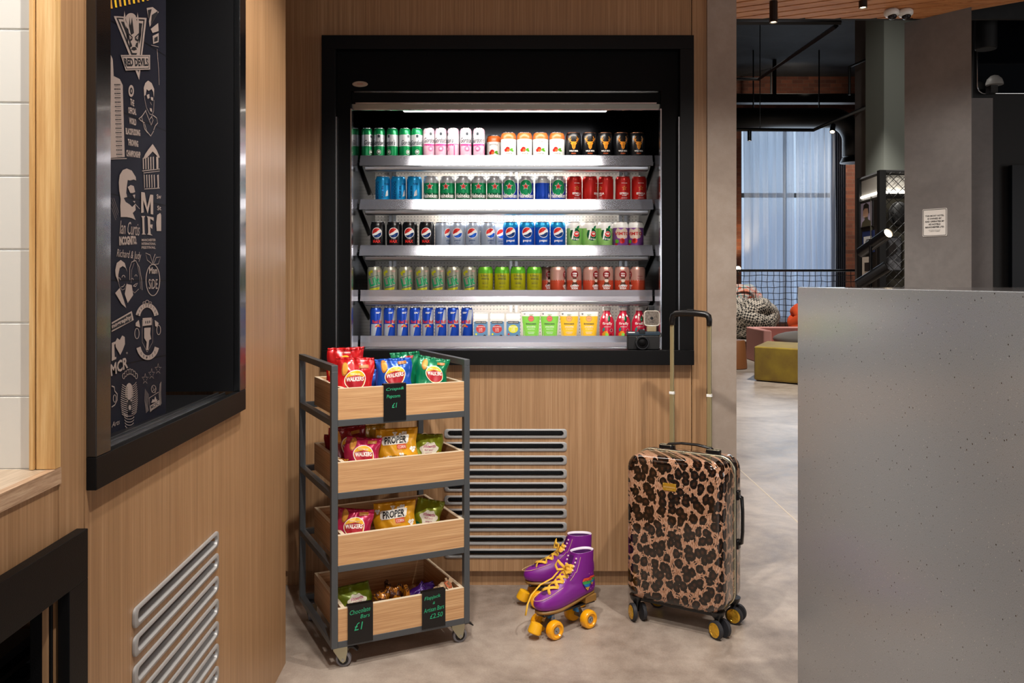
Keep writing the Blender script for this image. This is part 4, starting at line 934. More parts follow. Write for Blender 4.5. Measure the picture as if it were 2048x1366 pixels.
place(gb, .345, .085, Z2_+.078, radians(-12), radians(-16), radians(4), 'olive green fruit snack bag at the right of the second box', 'snack bag')
o = bag('snack_bar', .03, .075, .012, ['foil_gold'], [], 13, 8, 10)
place(o, .045, .045, Z2_+.050, radians(-12), radians(-14), radians(8), 'thin gold and silver snack bar tucked by the left post, second box', 'snack bar')
# third box
o = bag('crisp_packet', .114, .132, .048, CM_('foil_pink'), crisp_layers(.98), 15)
place(o, .085, .060, Z3_+.080, radians(-22), radians(-14), radians(5), 'pinkish red crisp packet in the third box')
pc2 = copy_tree(pc); place(pc2, .228, .072, Z3_+.075, radians(-18), radians(-9), radians(-4), 'yellow popcorn bag in the third box', 'popcorn bag')
gb2 = bag('snack_bag', .092, .128, .04, gl, green_layers(), 16)
place(gb2, .345, .090, Z3_+.076, radians(-10), radians(-14), radians(14), 'olive green fruit snack bag tilted at the right of the third box', 'snack bag')
# lowest box
o = bag('snack_bag', .118, .120, .05, ['foil_darkgreen', 'p_cream', 'p_magenta', 'foil_green', 'p_chip'], green_layers(), 17)
place(o, .095, .085, Z4_+.070, radians(-5), radians(-22), radians(-5), 'dull green fruit snack bag at the left of the lowest box', 'snack bag')
def twist(name, c, L, r, seed, loc, d, lab, tip=None):
    """wrapped bar with flared torn ends"""
    rnd = random.Random(seed); b = BM(); n = 14; R_ = []
    for k in range(13):
        t = k/12; rr = r*(.35+.65*min(1, min(t, 1-t)*6)) if .08 < t < .92 else r*(1.0 if t in (0, 1) else .5)
        R_.append([b.verts.new((rr*(1+rnd.uniform(-.25, .25))*cos(2*pi*i/n)*1.2, rr*(1+rnd.uniform(-.25, .25))*sin(2*pi*i/n)*.8, t*L)) for i in range(n)])
    for A, B_ in zip(R_, R_[1:]):
        for i in range(n): b.faces.new((A[i], A[(i+1) % n], B_[(i+1) % n], B_[i]))
    b.faces.new(R_[0][::-1])
    o = obj(name, b, c, None, False)
    f = BM()
    for i in range(7):
        a = 2*pi*i/7+rnd.uniform(-.2, .2); h = rnd.uniform(-.004, .016); s = rnd.uniform(-.1, .6)
        p0 = Vector((r*.5*cos(a-.4), r*.5*sin(a-.4), L*.95)); p1 = Vector((r*.5*cos(a+.4), r*.5*sin(a+.4), L*.95))
        q0 = Vector((r*(1+s)*cos(a-.3), r*(1+s)*sin(a-.3), L+h)); q1 = Vector((r*(.7+s)*cos(a+.45), r*(.7+s)*sin(a+.45), L+h*.7))
        f.faces.new([f.verts.new(v) for v in (p0, p1, q1, q0)])
    w_ = obj('wrapper_end', f, tip or c, o); w_.modifiers.new('s', 'SOLIDIFY').thickness = .0007
    q = Vector(d).to_track_quat('Z', 'Y').to_matrix().to_4x4()
    o.matrix_world = TM @ Matrix.Translation(loc) @ q; tag(o, lab, 'snack bar'); return o
zb = Z4_+.055
for i, (x, y, dx, c, lab) in enumerate(((.180, .050, -.3, 'foil_brown', 'orange and brown wrapped bar nearest the chocolate bars sign'), (.200, .075, .1, 'foil_gold', 'gold wrapped chocolate bar second from the chocolate bars sign'), (.226, .050, -.1, 'foil_gold', 'gold wrapped chocolate bar in the middle of the lowest box'), (.240, .09, .2, 'foil_brown', 'dark brown wrapped bar standing behind the gold ones'), (.268, .060, .15, 'foil_gold', 'gold wrapped chocolate bar beside the purple ones'), (.225, .13, -.2, 'foil_brown', 'dark brown wrapped bar at the back of the lowest box'))):
    o = bag('chocolate_bar', .036, .088, .018, [c, 'foil_gold' if c == 'foil_brown' else 'foil_brown', 'foil_mustard'], [(P((-.018, .018), (-.004, .026), (.018, .012), (.018, .044), (-.018, .044)), 1), (P((-.012, -.02), (.010, -.012), (.012, .004), (-.012, .0)), 2)], 20+i, 12, 14)
    place(o, x, y, Z4_+.062+.003*(i % 3), radians(-30+22*i), radians(-18+7*(i % 4)), radians((-28, 22, -10, 34, 12, -20)[i]), lab, 'snack bar')
for i, (x, y, ry, lab) in enumerate(((.292, .065, 52, 'purple wrapped chocolate bar beside the gold ones'), (.325, .085, 70, 'purple wrapped chocolate bar nearest the kraft paper one'))):
    o = bag('chocolate_bar', .044, .095, .022, ['foil_purple', 'p_white'], [(RE(-.012, .012, -.02, .02), 0)], 31+i, 12, 14)
    place(o, x, y, Z4_+.068, radians(-18+10*i), radians(-30), radians(ry), lab, 'snack bar')
mat('kraft', '#b89c7c', .8); mat('silver_foil', '#c8c4bc', .3, .8)
o = twist('flapjack', 'kraft', .07, .024, 33, (.352, .060, Z4_+.055), (.6, -.35, .55), 'kraft paper wrapped flapjack with torn paper at the right of the lowest box', 'kraft')
b = BM(); sphere(b, (0, 0, .066), .017, 12, 8, (1, 1, .7)); obj('filling', b, mat('biscuit', '#b05a34', .7), o, True)
for i, x in enumerate((.048, .058, .068, .14)):
    o = bag('snack_bar', .012, .06, .008, ['foil_gold' if i % 2 else 'silver_foil'], [], 40+i, 6, 8)
    place(o, x, .030, Z4_+.055, radians(10*i), radians(-10), radians(10-8*i), ['slim silver snack bar by the left post of the lowest box', 'slim gold snack bar by the left post of the lowest box', 'slim silver snack bar beside the chocolate bars sign', 'slim gold snack bar tucked behind the chocolate bars sign'][i], 'snack bar')
# ================================================================== leopard suitcase
n = NT('leopard', .10); n.b.inputs['Coat Weight'].default_value = .6
sx_ = n.n('ShaderNodeSeparateXYZ'); n.l(n.tc.outputs['Object'], sx_.inputs[0]); cb_ = n.n('ShaderNodeCombineXYZ'); n.l(n.math('ADD', sx_.outputs[0], sx_.outputs[1]), cb_.inputs[0]); n.l(n.math('MULTIPLY', sx_.outputs[2], .84), cb_.inputs[1]); vec = cb_.outputs[0]
nz = n.n('ShaderNodeTexNoise'); nz.inputs['Scale'].default_value = 26; nz.inputs['Detail'].default_value = 3; n.l(vec, nz.inputs['Vector'])
vm = n.n('ShaderNodeVectorMath'); vm.operation = 'SCALE'; vm.inputs['Scale'].default_value = .019; n.l(nz.outputs['Color'], vm.inputs[0])
va = n.n('ShaderNodeVectorMath'); va.operation = 'ADD'; n.l(vec, va.inputs[0]); n.l(vm.outputs[0], va.inputs[1])
hz = n.n('ShaderNodeTexNoise'); hz.inputs['Scale'].default_value = 1; hz.inputs['Detail'].default_value = 2
n.l(n.mapping((420, 420, 90), (0, .5, 0)), hz.inputs['Vector'])
def vor(feat, sc):
    x = n.n('ShaderNodeTexVoronoi'); x.feature = feat; x.voronoi_dimensions = '2D'; x.inputs['Scale'].default_value = sc; x.inputs['Randomness'].default_value = .85; n.l(va.outputs[0], x.inputs['Vector']); return x.outputs['Distance']
e = vor('DISTANCE_TO_EDGE', 33)
f1 = vor('F1', 33)
hair = n.math('MULTIPLY', n.math('SUBTRACT', hz.outputs['Fac'], .5), .16)
f2 = vor('F1', 52)
spotm = n.math('MAXIMUM', n.math('LESS_THAN', n.math('ADD', f1, hair), .455), n.math('MULTIPLY', n.math('LESS_THAN', n.math('ADD', f2, hair), .30), n.math('GREATER_THAN', e, .06)))
core = n.math('LESS_THAN', n.math('ADD', f1, n.math('MULTIPLY', hair, 2)), .16)
tan = n.ramp(hz.outputs['Fac'], [(.3, '#734a30'), (.5, '#a67a5e'), (.7, '#c9a48c')])
c = n.mix(spotm, tan, '#140c08'); c = n.mix(n.math('MULTIPLY', core, .55), c, '#4a2c1c'); n.col(c)
SCA = atan2(-.527, .85); SCO = Vector((.606, 3.0, 0))
sc = thing('suitcase', 'glossy leopard print cabin suitcase with its gold handle pulled up', 'suitcase', SCO, SCA)
W2, D2, Zb, Zt = .178, .105, .078, .590
def rbox(w, d0, d1, z0, z1, r, seg=6):
    b = BM(); box(b, -w, w, d0, d1, z0, z1)
    return b
def shell_bm(y0, y1, front):
    """half shell: rounded rectangle profile in x-z, with rounded edge towards the face"""
    b = BM(); R_ = []; rc = .050; re = .032; s = -1 if front else 1
    steps = [(0, 0)]+[(re*sin(radians(a)), re*(1-cos(radians(a)))) for a in (15, 30, 45, 60, 75, 90)]
    ys = []
    yf, yo = (y0, y1) if front else (y1, y0)
    prof = [(0, yo)]
    for a in range(0, 91, 15): prof.append((re*(1-cos(radians(a))), yf - s*re*(1-sin(radians(a)))))
    for ins, y in prof:
        pts = rrect(-W2+ins, W2-ins, Zb+ins, Zt-ins, max(rc-ins*.75, .012), 6); R_.append([b.verts.new((x, y, z)) for x, z in pts])
    for A, B_ in zip(R_, R_[1:]):
        m = len(A)
        for i in range(m): b.faces.new((A[i], A[(i+1) % m], B_[(i+1) % m], B_[i]))
    # slightly domed face in rings
    last = R_[-1]; cx, cz = 0, (Zb+Zt)/2
    b.faces.new(last)
    b.faces.new(R_[0][::-1])
    bmesh.ops.recalc_face_normals(b, faces=b.faces[:]); return b
zy = .018
obj('front_shell', shell_bm(-D2, zy-.004, True), 'leopard', sc, 'auto')
obj('back_shell', shell_bm(zy+.004, D2, False), 'leopard', sc, 'auto')
b = BM(); rp = rrect(-W2+.002, W2-.002, Zb+.002, Zt-.002, .049, 6); prism(b, rp, zy-.004, zy+.004, 'y'); obj('seam', b, 'black_satin', sc)
b = BM(); tube(b, [(x, zy-.008, z) for x, z in rrect(-W2-.0015, W2+.0015, Zb-.0015, Zt+.0015, .0515, 8)], .0032, 8, True); obj('zipper_trim', b, mat('trim_metal', '#d6cfb4', .25, .8), sc, True)
b = BM(); tube(b, [(x, zy+.002, z) for x, z in rrect(-W2-.0008, W2+.0008, Zb-.0008, Zt+.0008, .0508, 8)], .004, 8, True); obj('zipper_tape', b, 'black_satin', sc, True)
# base and castors
b = BM(); prism(b, [(-.160, .078), (-.150, .070), (.150, .070), (.160, .078), (.160, .09), (-.160, .09)], -.085, .09, 'y'); obj('underside', b, 'black_satin', sc, bevel=.004)
RW = .0305
def wheelset(x, y, rz):
    c = bpy.data.objects.new('caster', None); C.objects.link(c); c.parent = sc; c.location = (x, y, 0); c.rotation_euler = (0, 0, rz)
    b = BM(); lathe(b, [(.026, .088), (.022, .074), (.011, .060), (.008, .03)], 18); obj('housing', b, 'black_satin', c, 'auto')
    for s in (-1, 1):
        M1 = Matrix.Translation((.010, s*.011, RW)) @ Matrix.Rotation(-s*pi/2, 4, 'X')
        b = BM(); lathe(b, [(.020, 0), (RW, .001), (RW, .0125), (.0275, .0145)], 28, M1); w_ = obj('wheel', b, 'rubber', c, 'auto')
        b = BM(); M2 = M1 @ Matrix.Translation((0, 0, .0146)); lathe(b, [(.0245, 0), (.0245, .0006), (.018, .0026), (.017, .0014), (.004, .003)], 24, M2)
        for a in range(3): box(b, -.0015, .0015, .003, .022, .0018, .0034, 0, M2 @ Matrix.Rotation(a*2*pi/3, 4, 'Z'))
        obj('hub_cap', b, 'gold', w_, 'auto')
wheelset(-.146, -.075, radians(-46)); wheelset(.146, -.072, radians(-28)); wheelset(.152, .080, radians(-3)); wheelset(-.140, .080, radians(20))
# carry handle
b = BM(); pts = [(-.090, .06, Zt+.006), (-.078, .06, Zt+.016), (-.03, .06, Zt+.023), (.03, .06, Zt+.023), (.078, .06, Zt+.016), (.090, .06, Zt+.006)]
tube(b, pts, .0105, 10, flat=.45); obj('carry_handle', b, 'black_satin', sc, True)
for s in (-1, 1):
    b = BM(); prism(b, rrect(s*.088-.026, s*.088+.026, .047, .073, .008), Zt-.002, Zt+.012, 'z'); obj('handle_mount', b, 'black_satin', sc, bevel=.002)
    b = BM(); tube(b, [(s*.088+x, .06+y, Zt+.0125) for x, y in rrect(-.024, .024, -.011, .011, .007)], .0012, 6, True); obj('mount_ring', b, 'trim_metal', sc, True)
# side handle and feet
b = BM(); pts = [(W2-.002, -.022+.035, .455), (W2+.013, -.022+.035, .448), (W2+.016, -.022+.035, .40), (W2+.016, .013, .33), (W2+.013, .013, .290), (W2-.002, .013, .283)]
pts = [(x, .052, z) for x, y, z in pts]; tube(b, pts, .011, 10, flat=.5); obj('side_handle', b, 'black_satin', sc, True)
for z in (.455, .285):
    b = BM(); box(b, W2-.002, W2+.006, .038, .066, z-.016, z+.016); obj('side_mount', b, 'black_satin', sc, bevel=.003)
for z in (.47, .22):
    b = BM(); box(b, -W2-.007, -W2+.002, .03, .06, z-.018, z+.018); obj('side_foot', b, 'black_satin', sc, bevel=.002)
# name plate
b = BM(); prism(b, rrect(-.024, .024, .478, .504, .002), -D2-.0022, -D2+.001, 'y'); pl = obj('name_plate', b, 'gold', sc, bevel=.0006)
pl.location = (-.012, 0, 0)
b = BM(); decal(b, [(RING(.001*0-.018+i*.006, .491, .0024, .0007), 0) for i in range(7)]+[(RE(-.012, .012, .4835, .4842), 0)], lambda u, v, e: (u, -D2-.0024-e, v)); obj('plate_lettering', b, mat('cream_metal', '#f4e8c0', .3, .6), pl)
b = BM()
for x in (-.021, .021):
    for z in (.481, .501): sphere(b, (x, -D2-.0022, z), .0013, 8, 5)
obj('plate_rivets', b, 'brass', pl, True)
# telescopic handle
py = .069
for s in (-1, 1):
    p = bpy.data.objects.new('pole', None); C.objects.link(p); p.parent = sc; p.location = (s*.0700, py, 0)
    b = BM(); box(b, -.0085, .0085, -.0055, .0055, Zt-.01, .790); obj('lower_tube', b, 'brass', p, bevel=.002)
    b = BM(); box(b, -.0068, .0068, -.0045, .0045, .790, 1.058); obj('upper_tube', b, 'brass', p, bevel=.0015)
    b = BM(); box(b, -.0092, .0092, -.0062, .0062, .786, .796); obj('tube_collar', b, 'white_plastic', p, bevel=.001)
    b = BM(); box(b, -.010, .010, -.009, .009, Zt-.002, Zt+.010); obj('socket', b, 'black_satin', p, bevel=.001)
b = BM(); gp = [(-.0695, py, 1.038), (-.0695, py, 1.060), (-.0665, py, 1.072), (-.056, py, 1.0795), (-.02, py, 1.0825), (.02, py, 1.0825), (.056, py, 1.0795), (.0665, py, 1.072), (.0695, py, 1.060), (.0695, py, 1.038)]
tube(b, gp, [.0095, .0105, .011, .0115, .012, .012, .0115, .011, .0105, .0095], 12); obj('grip', b, 'black_satin', sc, True)
b = BM(); box(b, -.012, .012, py-.006, py+.006, 1.092, 1.0965); obj('release_button', b, 'black_matt', sc, bevel=.001)
# ================================================================== roller skates
mat('skate_purple', '#7a1c88', .38, bump=.08, bscale=900); mat('skate_dark', '#4a1258', .5); mat('lace', '#e8b43c', .75); mat('stitch', '#e8c890', .7); mat('lining', '#e8dcea', .6)
mat('sole_tan', '#8c6630', .45); mat('wheel_yellow', '#f5a80c', .3, coat=.3); mat('stop_yellow', '#f0b018', .4); mat('pearl', '#f0ccd8', .2, .3); mat('truck', '#1a1a1d', .35, .4); mat('cushion', '#2470a8', .5)
mat('sk_or', '#e0542c', .45); mat('sk_gr', '#3c9c4c', .45); mat('sk_bl', '#2470b8', .45); mat('sk_yl', '#e8b43c', .45)
SH = .248   # boot top
S0 = .088   # bottom of boot (above floor)
def boot_sec(t):
    """t 0..1 sole to collar -> (x_heel, x_toe, halfwidth_front, halfwidth_back, z offset)"""
    z = t*(SH-S0+.018)
    # front profile
    pts = [(0, .238, .040), (.008, .251, .045), (.020, .256, .047), (.034, .252, .045), (.046, .236, .041), (.056, .205, .036), (.066, .178, .033), (.080, .152, .032), (.095, .128, .032), (.115, .112, .032), (.14, .100, .032), (.166, .090, .032)]
    for (z0, a0, w0), (z1, a1, w1) in zip(pts, pts[1:]):
        if z0 <= z <= z1 or (z1 == pts[-1][0]): 
            if z <= z1 or z1 == pts[-1][0]:
                k = min(1, max(0, (z-z0)/(z1-z0)));
                if z <= z1 or z1 == pts[-1][0]: xt = a0+(a1-a0)*k; wf = w0+(w1-w0)*k; break
    heel = [(0, -.006, .030), (.02, -.012, .033), (.05, -.010, .032), (.085, -.002, .031), (.12, .000, .030), (.166, -.001, .028)]
    for (z0, a0, w0), (z1, a1, w1) in zip(heel, heel[1:]):
        if z <= z1+1e-6 or z1 == .166:
            k = min(1, max(0, (z-z0)/(z1-z0))); xh = a0+(a1-a0)*k; wb = w0+(w1-w0)*k; break
    return z, xh, xt, wf, wb
def ring(z, xh, xt, wf, wb, ins=0, n=36, tilt=0):
    out = []
    for i in range(n):
        a = 2*pi*i/n; cx = cos(a); sy = sin(a)
        L = (xt-xh)/2-ins; c = (xt+xh)/2; x = c+L*(abs(cx)**.85)*(1 if cx >= 0 else -1)
        k = (x-xh)/(xt-xh); w_ = wb+(wf-wb)*min(1, max(0, k*1.35)) - .010*sin(pi*min(1, max(0, k)))*max(0, 1-z/.05)*.6
        w_ -= ins; y = w_*(abs(sy)**.8)*(1 if sy >= 0 else -1)
        # the waist of the foot rises, the sole drops to the toe
        out.append((x, y, z + tilt*(xt and 0)))
    return out
def solez(x): return S0 + .022*max(0, min(1, (.17-x)/.12))*.9   # heel higher than the toe
def mk_boot(parent):
    b = BM(); R_ = []; N = 26
    for j in range(N+1):
        z, xh, xt, wf, wb = boot_sec(j/N)
        rg = ring(z, xh, xt, wf, wb)
        R_.append([b.verts.new((x, y, solez(x)+(zz*(SH-solez(x)+.0)/(.166)) if False else solez(x)*(1-zz/.166)+ (SH)*(zz/.166) if x < .12 else solez(x)+zz*(SH-S0)/.150)) for x, y, zz in rg])
    for A, B_ in zip(R_, R_[1:]):
        for i in range(36): b.faces.new((A[i], A[(i+1) % 36], B_[(i+1) % 36], B_[i]))
    b.faces.new(R_[0][::-1])
    # inner lining going down
    z, xh, xt, wf, wb = boot_sec(1)
    zt_ = lambda x, zz: solez(x)*(1-zz/.166)+SH*(zz/.166)
    I = [b.verts.new((x, y, zt_(x, zz)+.0012)) for x, y, zz in ring(z, xh, xt, wf, wb, .0016)]
    J = [b.verts.new((x, y, SH-.05)) for x, y, zz in ring(z, xh, xt, wf, wb, .006)]
    top = R_[-1]
    for i in range(36):
        for A, B_ in ((top, I), (I, J)):
            f = b.faces.new((A[i], A[(i+1) % 36], B_[(i+1) % 36], B_[i])); f.material_index = 1 if A is top else 2
    b.faces.new(J).material_index = 2
    o = obj('boot', b, ['skate_purple', 'lining', 'skate_dark'], parent, True, sub=1)
    return o, R_
def front_x(zrel):
    z, xh, xt, wf, wb = boot_sec(min(1, zrel/(SH-S0+.018))); return xt, wf
def skate(label, loc, rz):
    g = thing('roller_skate', label, 'roller skate', loc, rz, 'pair of purple roller skates')
    bo, _ = mk_boot(g)
    # points on the instep: height h above sole -> world-local z
    def ip(zr, y, out=0):
        xt, wf = front_x(zr); k = min(1, abs(y)/wf); z = S0+zr*(SH-S0)/.150 if xt > .12 else S0+zr*(SH-S0)/.162
        L = xt/2; x = L+L*(max(0, 1-k**2.5))**.42
        return Vector((x+out*.8, y, z+out*.6))
    ex = lambda zr, s, o=.003: ip(zr, s*.0205, o)
    # tongue opening (dark strip) and eyelet facing
    zs = [.052+.0125*i for i in range(9)]
    b = BM()
    st = [[b.verts.new(ip(z, y, .0012)) for y in (-.010, 0, .010)] for z in [.050+.004*i for i in range(29)]]
    for A, B_ in zip(st, st[1:]):
        for i in range(2): b.faces.new((A[i], A[i+1], B_[i+1], B_[i]))
    obj('tongue', b, 'skate_dark', g, True)
    for s in (-1, 1):
        b = BM(); tube(b, [ip(.048+.005*i, s*.0275, .0012) for i in range(23)], .0007, 5); obj('stitch_line', b, 'stitch', g)
    b = BM(); A = [ip(.048, .0275*cos(t), .0015)+Vector((.028*sin(t), 0, -.012*sin(t)**1)) for t in [pi*i/14 for i in range(15)]]
    tube(b, A, .0007, 5); obj('toe_stitch', b, 'stitch', g)
    for s in (-1, 1):
        for i, z in enumerate(zs):
            b = BM(); p = ex(z, s, .0015)
            if i < 5: lathe(b, [(.0032, -.001), (.0032, .0012), (.0016, .0012), (.0016, -.001)], 12, Matrix.Translation(p) @ Matrix.Rotation(.9, 4, 'Y'))
            else: sphere(b, ip(z, s*.021, .004), .0036, 10, 8)
            obj('eyelet', b, 'pearl', g, True)
    for i in range(6):
        for s in (-1, 1):
            p, q = ex(zs[i], s, .003), ex(zs[i+1], -s, .003); m = (p+q)/2+Vector((.0075, 0, .006)); m.y = 0
            b = BM(); tube(b, [p, p*.6+m*.4+Vector((.002, 0, .002)), m, q*.6+m*.4+Vector((.002, 0, .002)), q], .0058, 8, flat=.26, up=(.75, 0, .66)); obj('lace', b, 'lace', g, True)
    # bow loops and loose ends
    k = ex(zs[5], 0, .010)
    for s in (-1, 1):
        b = BM(); tube(b, [k, k+Vector((.012, s*.012, .016)), k+Vector((.008, s*.032, .022)), k+Vector((.012, s*.040, .004)), k+Vector((.016, s*.024, -.006)), k+Vector((.006, s*.004, 0))], .0052, 8, flat=.3, up=(.7, 0, .7)); obj('lace_bow', b, 'lace', g, True)
    if loc[1] < 3.1: b = BM(); tube(b, [k, k+Vector((.012, -.018, -.006)), k+Vector((.03, -.034, -.035)), k+Vector((.075, -.046, -.052)), k+Vector((.115, -.046, -.078)), k+Vector((.146, -.028, -.098)), k+Vector((.162, -.018, -.128))], .0042, 8, flat=.3, up=(.7, 0, .7)); obj('lace_end', b, 'lace', g, True)
    # sole, heel, plate
    def plan(n=30, ins=0):
        z, xh, xt, wf, wb = boot_sec(.03); return [(x, y) for x, y, zz in ring(z, xh, xt+.002, wf+.002, wb+.002, ins, n)]
    b = BM(); pr = plan(); A = [b.verts.new((x, y, solez(x)-.006)) for x, y in pr]; B_ = [b.verts.new((x, y, solez(x)+.002)) for x, y in pr]; m = len(pr)
    b.faces.new(A[::-1]); b.faces.new(B_)
    for i in range(m): b.faces.new((A[i], A[(i+1) % m], B_[(i+1) % m], B_[i]))
    obj('sole', b, 'sole_tan', g, True)
    b = BM(); prism(b, [(x, y) for x, y in [(.0, -.027), (.052, -.029), (.056, 0), (.052, .029), (.0, .027), (-.008, 0)]], .078, .103, 'z'); obj('heel', b, 'sole_tan', g, bevel=.003)
    b = BM(); box(b, .0, .235, -.020, .020, .0705, .079); box(b, .19, .238, -.026, .026, .074, .081); obj('plate', b, 'truck', g, bevel=.003)
    for x, xt_ in ((.052, 1), (.205, -1)):
        t = bpy.data.objects.new('truck', None); C.objects.link(t); t.parent = g; t.location = (x, 0, 0)
        b = BM(); cyl(b, (0, -.040, .031), (0, .040, .031), .004); cyl(b, (0, -.024, .031), (0, .024, .031), .008); prism(b, [(-.01, .03), (.01, .03), (.004+xt_*.018, .066), (-.008+xt_*.018, .066)], -.012, .012, 'y'); obj('axle_hanger', b, mat('truck_grey', '#8c8c90', .3, .9), t, bevel=.001)
        b = BM(); cyl(b, (xt_*.02, 0, .050), (xt_*.014, 0, .0705), .012); obj('cushion', b, 'cushion', t, 'auto')
        for s in (-1, 1):
            M1 = Matrix.Translation((0, s*.026, .031)) @ Matrix.Rotation(-s*pi/2, 4, 'X')
            b = BM(); lathe(b, [(.020, 0), (.028, .002), (.031, .007), (.031, .024), (.028, .029), (.021, .0305), (.0185, .026), (.012, .0245)], 32, M1); w_ = obj('wheel', b, 'wheel_yellow', t, 'auto')
            b = BM(); lathe(b, [(.0115, .0235), (.0115, .027), (.0085, .0275), (.0075, .0255), (.004, .0255), (.0035, .032), (.001, .0325)], 20, M1); obj('bearing', b, 'steel', w_, 'auto')
    b = BM(); M1 = Matrix.Translation((.250, 0, .046)) @ Matrix.Rotation(radians(-24), 4, 'Y') @ Matrix.Translation((0, 0, -.030))
    lathe(b, [(.0195, 0), (.0225, .003), (.0232, .010), (.0205, .034), (.010, .038)], 28, M1); obj('toe_stop', b, 'stop_yellow', g, 'auto')
    # heart emblem on the outer ankle (camera side)
    b = BM()
    def sf(u, v, e):
        z, xh, xt, wf, wb = boot_sec(min(1, max(0, (v)/.168))); kx = (u-xh)/(xt-xh); k2 = max(-1, min(1, 2*kx-1)); w_ = wb+(wf-wb)*min(1, max(0, kx*1.35))
        y = w_*(1-abs(k2)**(2/.85))**.4 if abs(k2) < 1 else 0
        return (u, y+.0022+e, S0+.018+v*(SH-S0-.018)/.166)
    def heart(cx, cy, r): return P(*[(cx+r*.062*16*sin(t)**3, cy+r*.062*(13*cos(t)-5*cos(2*t)-2*cos(3*t)-cos(4*t))) for t in [2*pi*i/30 for i in range(30)]])
    def clip(sh, lo, hi):
        pts = [(x, min(max(y, lo), hi)) for x, y in sh[1]]; return P(*pts)
    hw = lambda y_, hy, r: max(.0005, r*.95*(1-abs((y_-hy-r*.25)/(r*(.95 if y_ > hy+r*.25 else 1.32)))**(1.25 if y_ < hy+r*.25 else 2.6))) if abs(y_-hy) < r*1.25 else .0005
    L = []
    for cx, r in ((.050, .026), (.024, .019)):
        hy = .052 if cx > .03 else .060
        for j, m_ in enumerate((3, 2, 1, 0)):
            lo = hy-r*1.0+j*r*.47; L.append((('strip', [((cx-hw(y_, hy, r), y_-.10*hw(y_, hy, r)), (cx+hw(y_, hy, r), y_+.10*hw(y_, hy, r))) for y_ in [lo+r*.47*q/4 for q in range(5)]]), m_, j))
        hs = heart(cx, hy, r*.8)[1]; L.append((LINE(hs+[hs[0]], .0012), 4, 6))
    for dx, dy in ((.03, .088), (.042, .09), (.02, .03), (.034, .028)): L.append((STAR(dx, dy, .0022), 5, 6))
    decal(b, L, sf, .006, .006, e0=.001); obj('heart_emblem', b, ['sk_or', 'sk_gr', 'sk_bl', 'sk_yl', 'skate_dark', 'pearl'], g)
    return g
# origin at the heel on the floor; local +x points to the toe
def orient(toe, heel): return atan2(toe[1]-heel[1], toe[0]-heel[0])
skate('purple roller skate with yellow wheels, the nearer of the pair, rainbow hearts on its ankle', (.280, 3.002, 0), atan2(-.61, -.79))
skate('purple roller skate, the farther of the pair, standing behind the nearer one', (.296, 3.172, 0), atan2(-.10, -1))
# ================================================================== painted mural inside the display case
XM = -.741
def mp(x, y):      # point of the mural plane (depth, height) seen at a given place
    Y = XM*F/(x-1024); return (Y, 1.2-(y-561)*Y/F)
mf = lambda u, v, e: (XM+.001+e, u, v)
mat('mural_ink', '#8f8078', .8, spec=.1); mat('mural_dark', '#0c0d12', .6); mat('mural_amber', '#c08a30', .6); mat('mural_yellow', '#d8b020', .6)
n = NT('painted_block', .6); n.b.inputs['Specular IOR Level'].default_value = .15
b_ = n.n('ShaderNodeTexBrick'); n.l(n.mapping((1, 1, 1), (pi/2, 0, pi/2)), b_.inputs['Vector']); b_.inputs['Scale'].default_value = 1
b_.inputs['Brick Width'].default_value = .16; b_.inputs['Row Height'].default_value = .042; b_.inputs['Mortar Size'].default_value = .0016; b_.inputs['Mortar Smooth'].default_value = .3
n.col(n.ramp(b_.outputs['Fac'], [(.4, '#14151f'), (.6, '#040406')])); n.bump(b_.outputs['Fac'], -.6, .003)
mu = thing('mural', 'dark brick mural of off-white city emblems and lettering inside the display case', 'mural', (0, 0, 0))
b = BM(); box(b, XM-.02, XM, 1.30, 1.82, .86, 2.34); obj('mural_wall', b, 'painted_block', mu)
def G(*pts): return P(*[mp(x, y) for x, y in pts])
def LG(pts, w): return LINE([mp(x, y) for x, y in pts], w)
def TX(s, x0, x1, y, hpx, bold=.02, shear=0, y1=None):
    a = mp(x0, y); c = mp(x1, y if y1 is None else y1); dx, dy = c[0]-a[0], c[1]-a[1]
    L = sqrt(dx*dx+dy*dy); Ym = (a[0]+c[0])/2
    return T(s, Ym, (a[1]+c[1])/2, L, hpx*Ym/F, bold=bold, shear=shear, rot=atan2(dy, dx))
def CG(x, y, rx, ry): return G(*[(x+rx*cos(2*pi*i/28), y+ry*sin(2*pi*i/28)) for i in range(28)])
def RG(x, y, rx, ry, w, a0=0, a1=360, n=26):
    A = [radians(a0+(a1-a0)*i/n) for i in range(n+1)]
    return ('strip', [(mp(x+rx*cos(a), y-ry*sin(a)), mp(x+(rx-w)*cos(a), y-(ry-w)*sin(a))) for a in A])
L = []
def add(*s, m=0, lev=0): L.extend([(x, m, lev) for x in s])
# stripes along the top
for k in range(9): add(G((214+k*9, -30), (218+k*9, -30), (224+k*9, 17-k*2), (220+k*9, 17-k*2)), m=2+(k % 2))
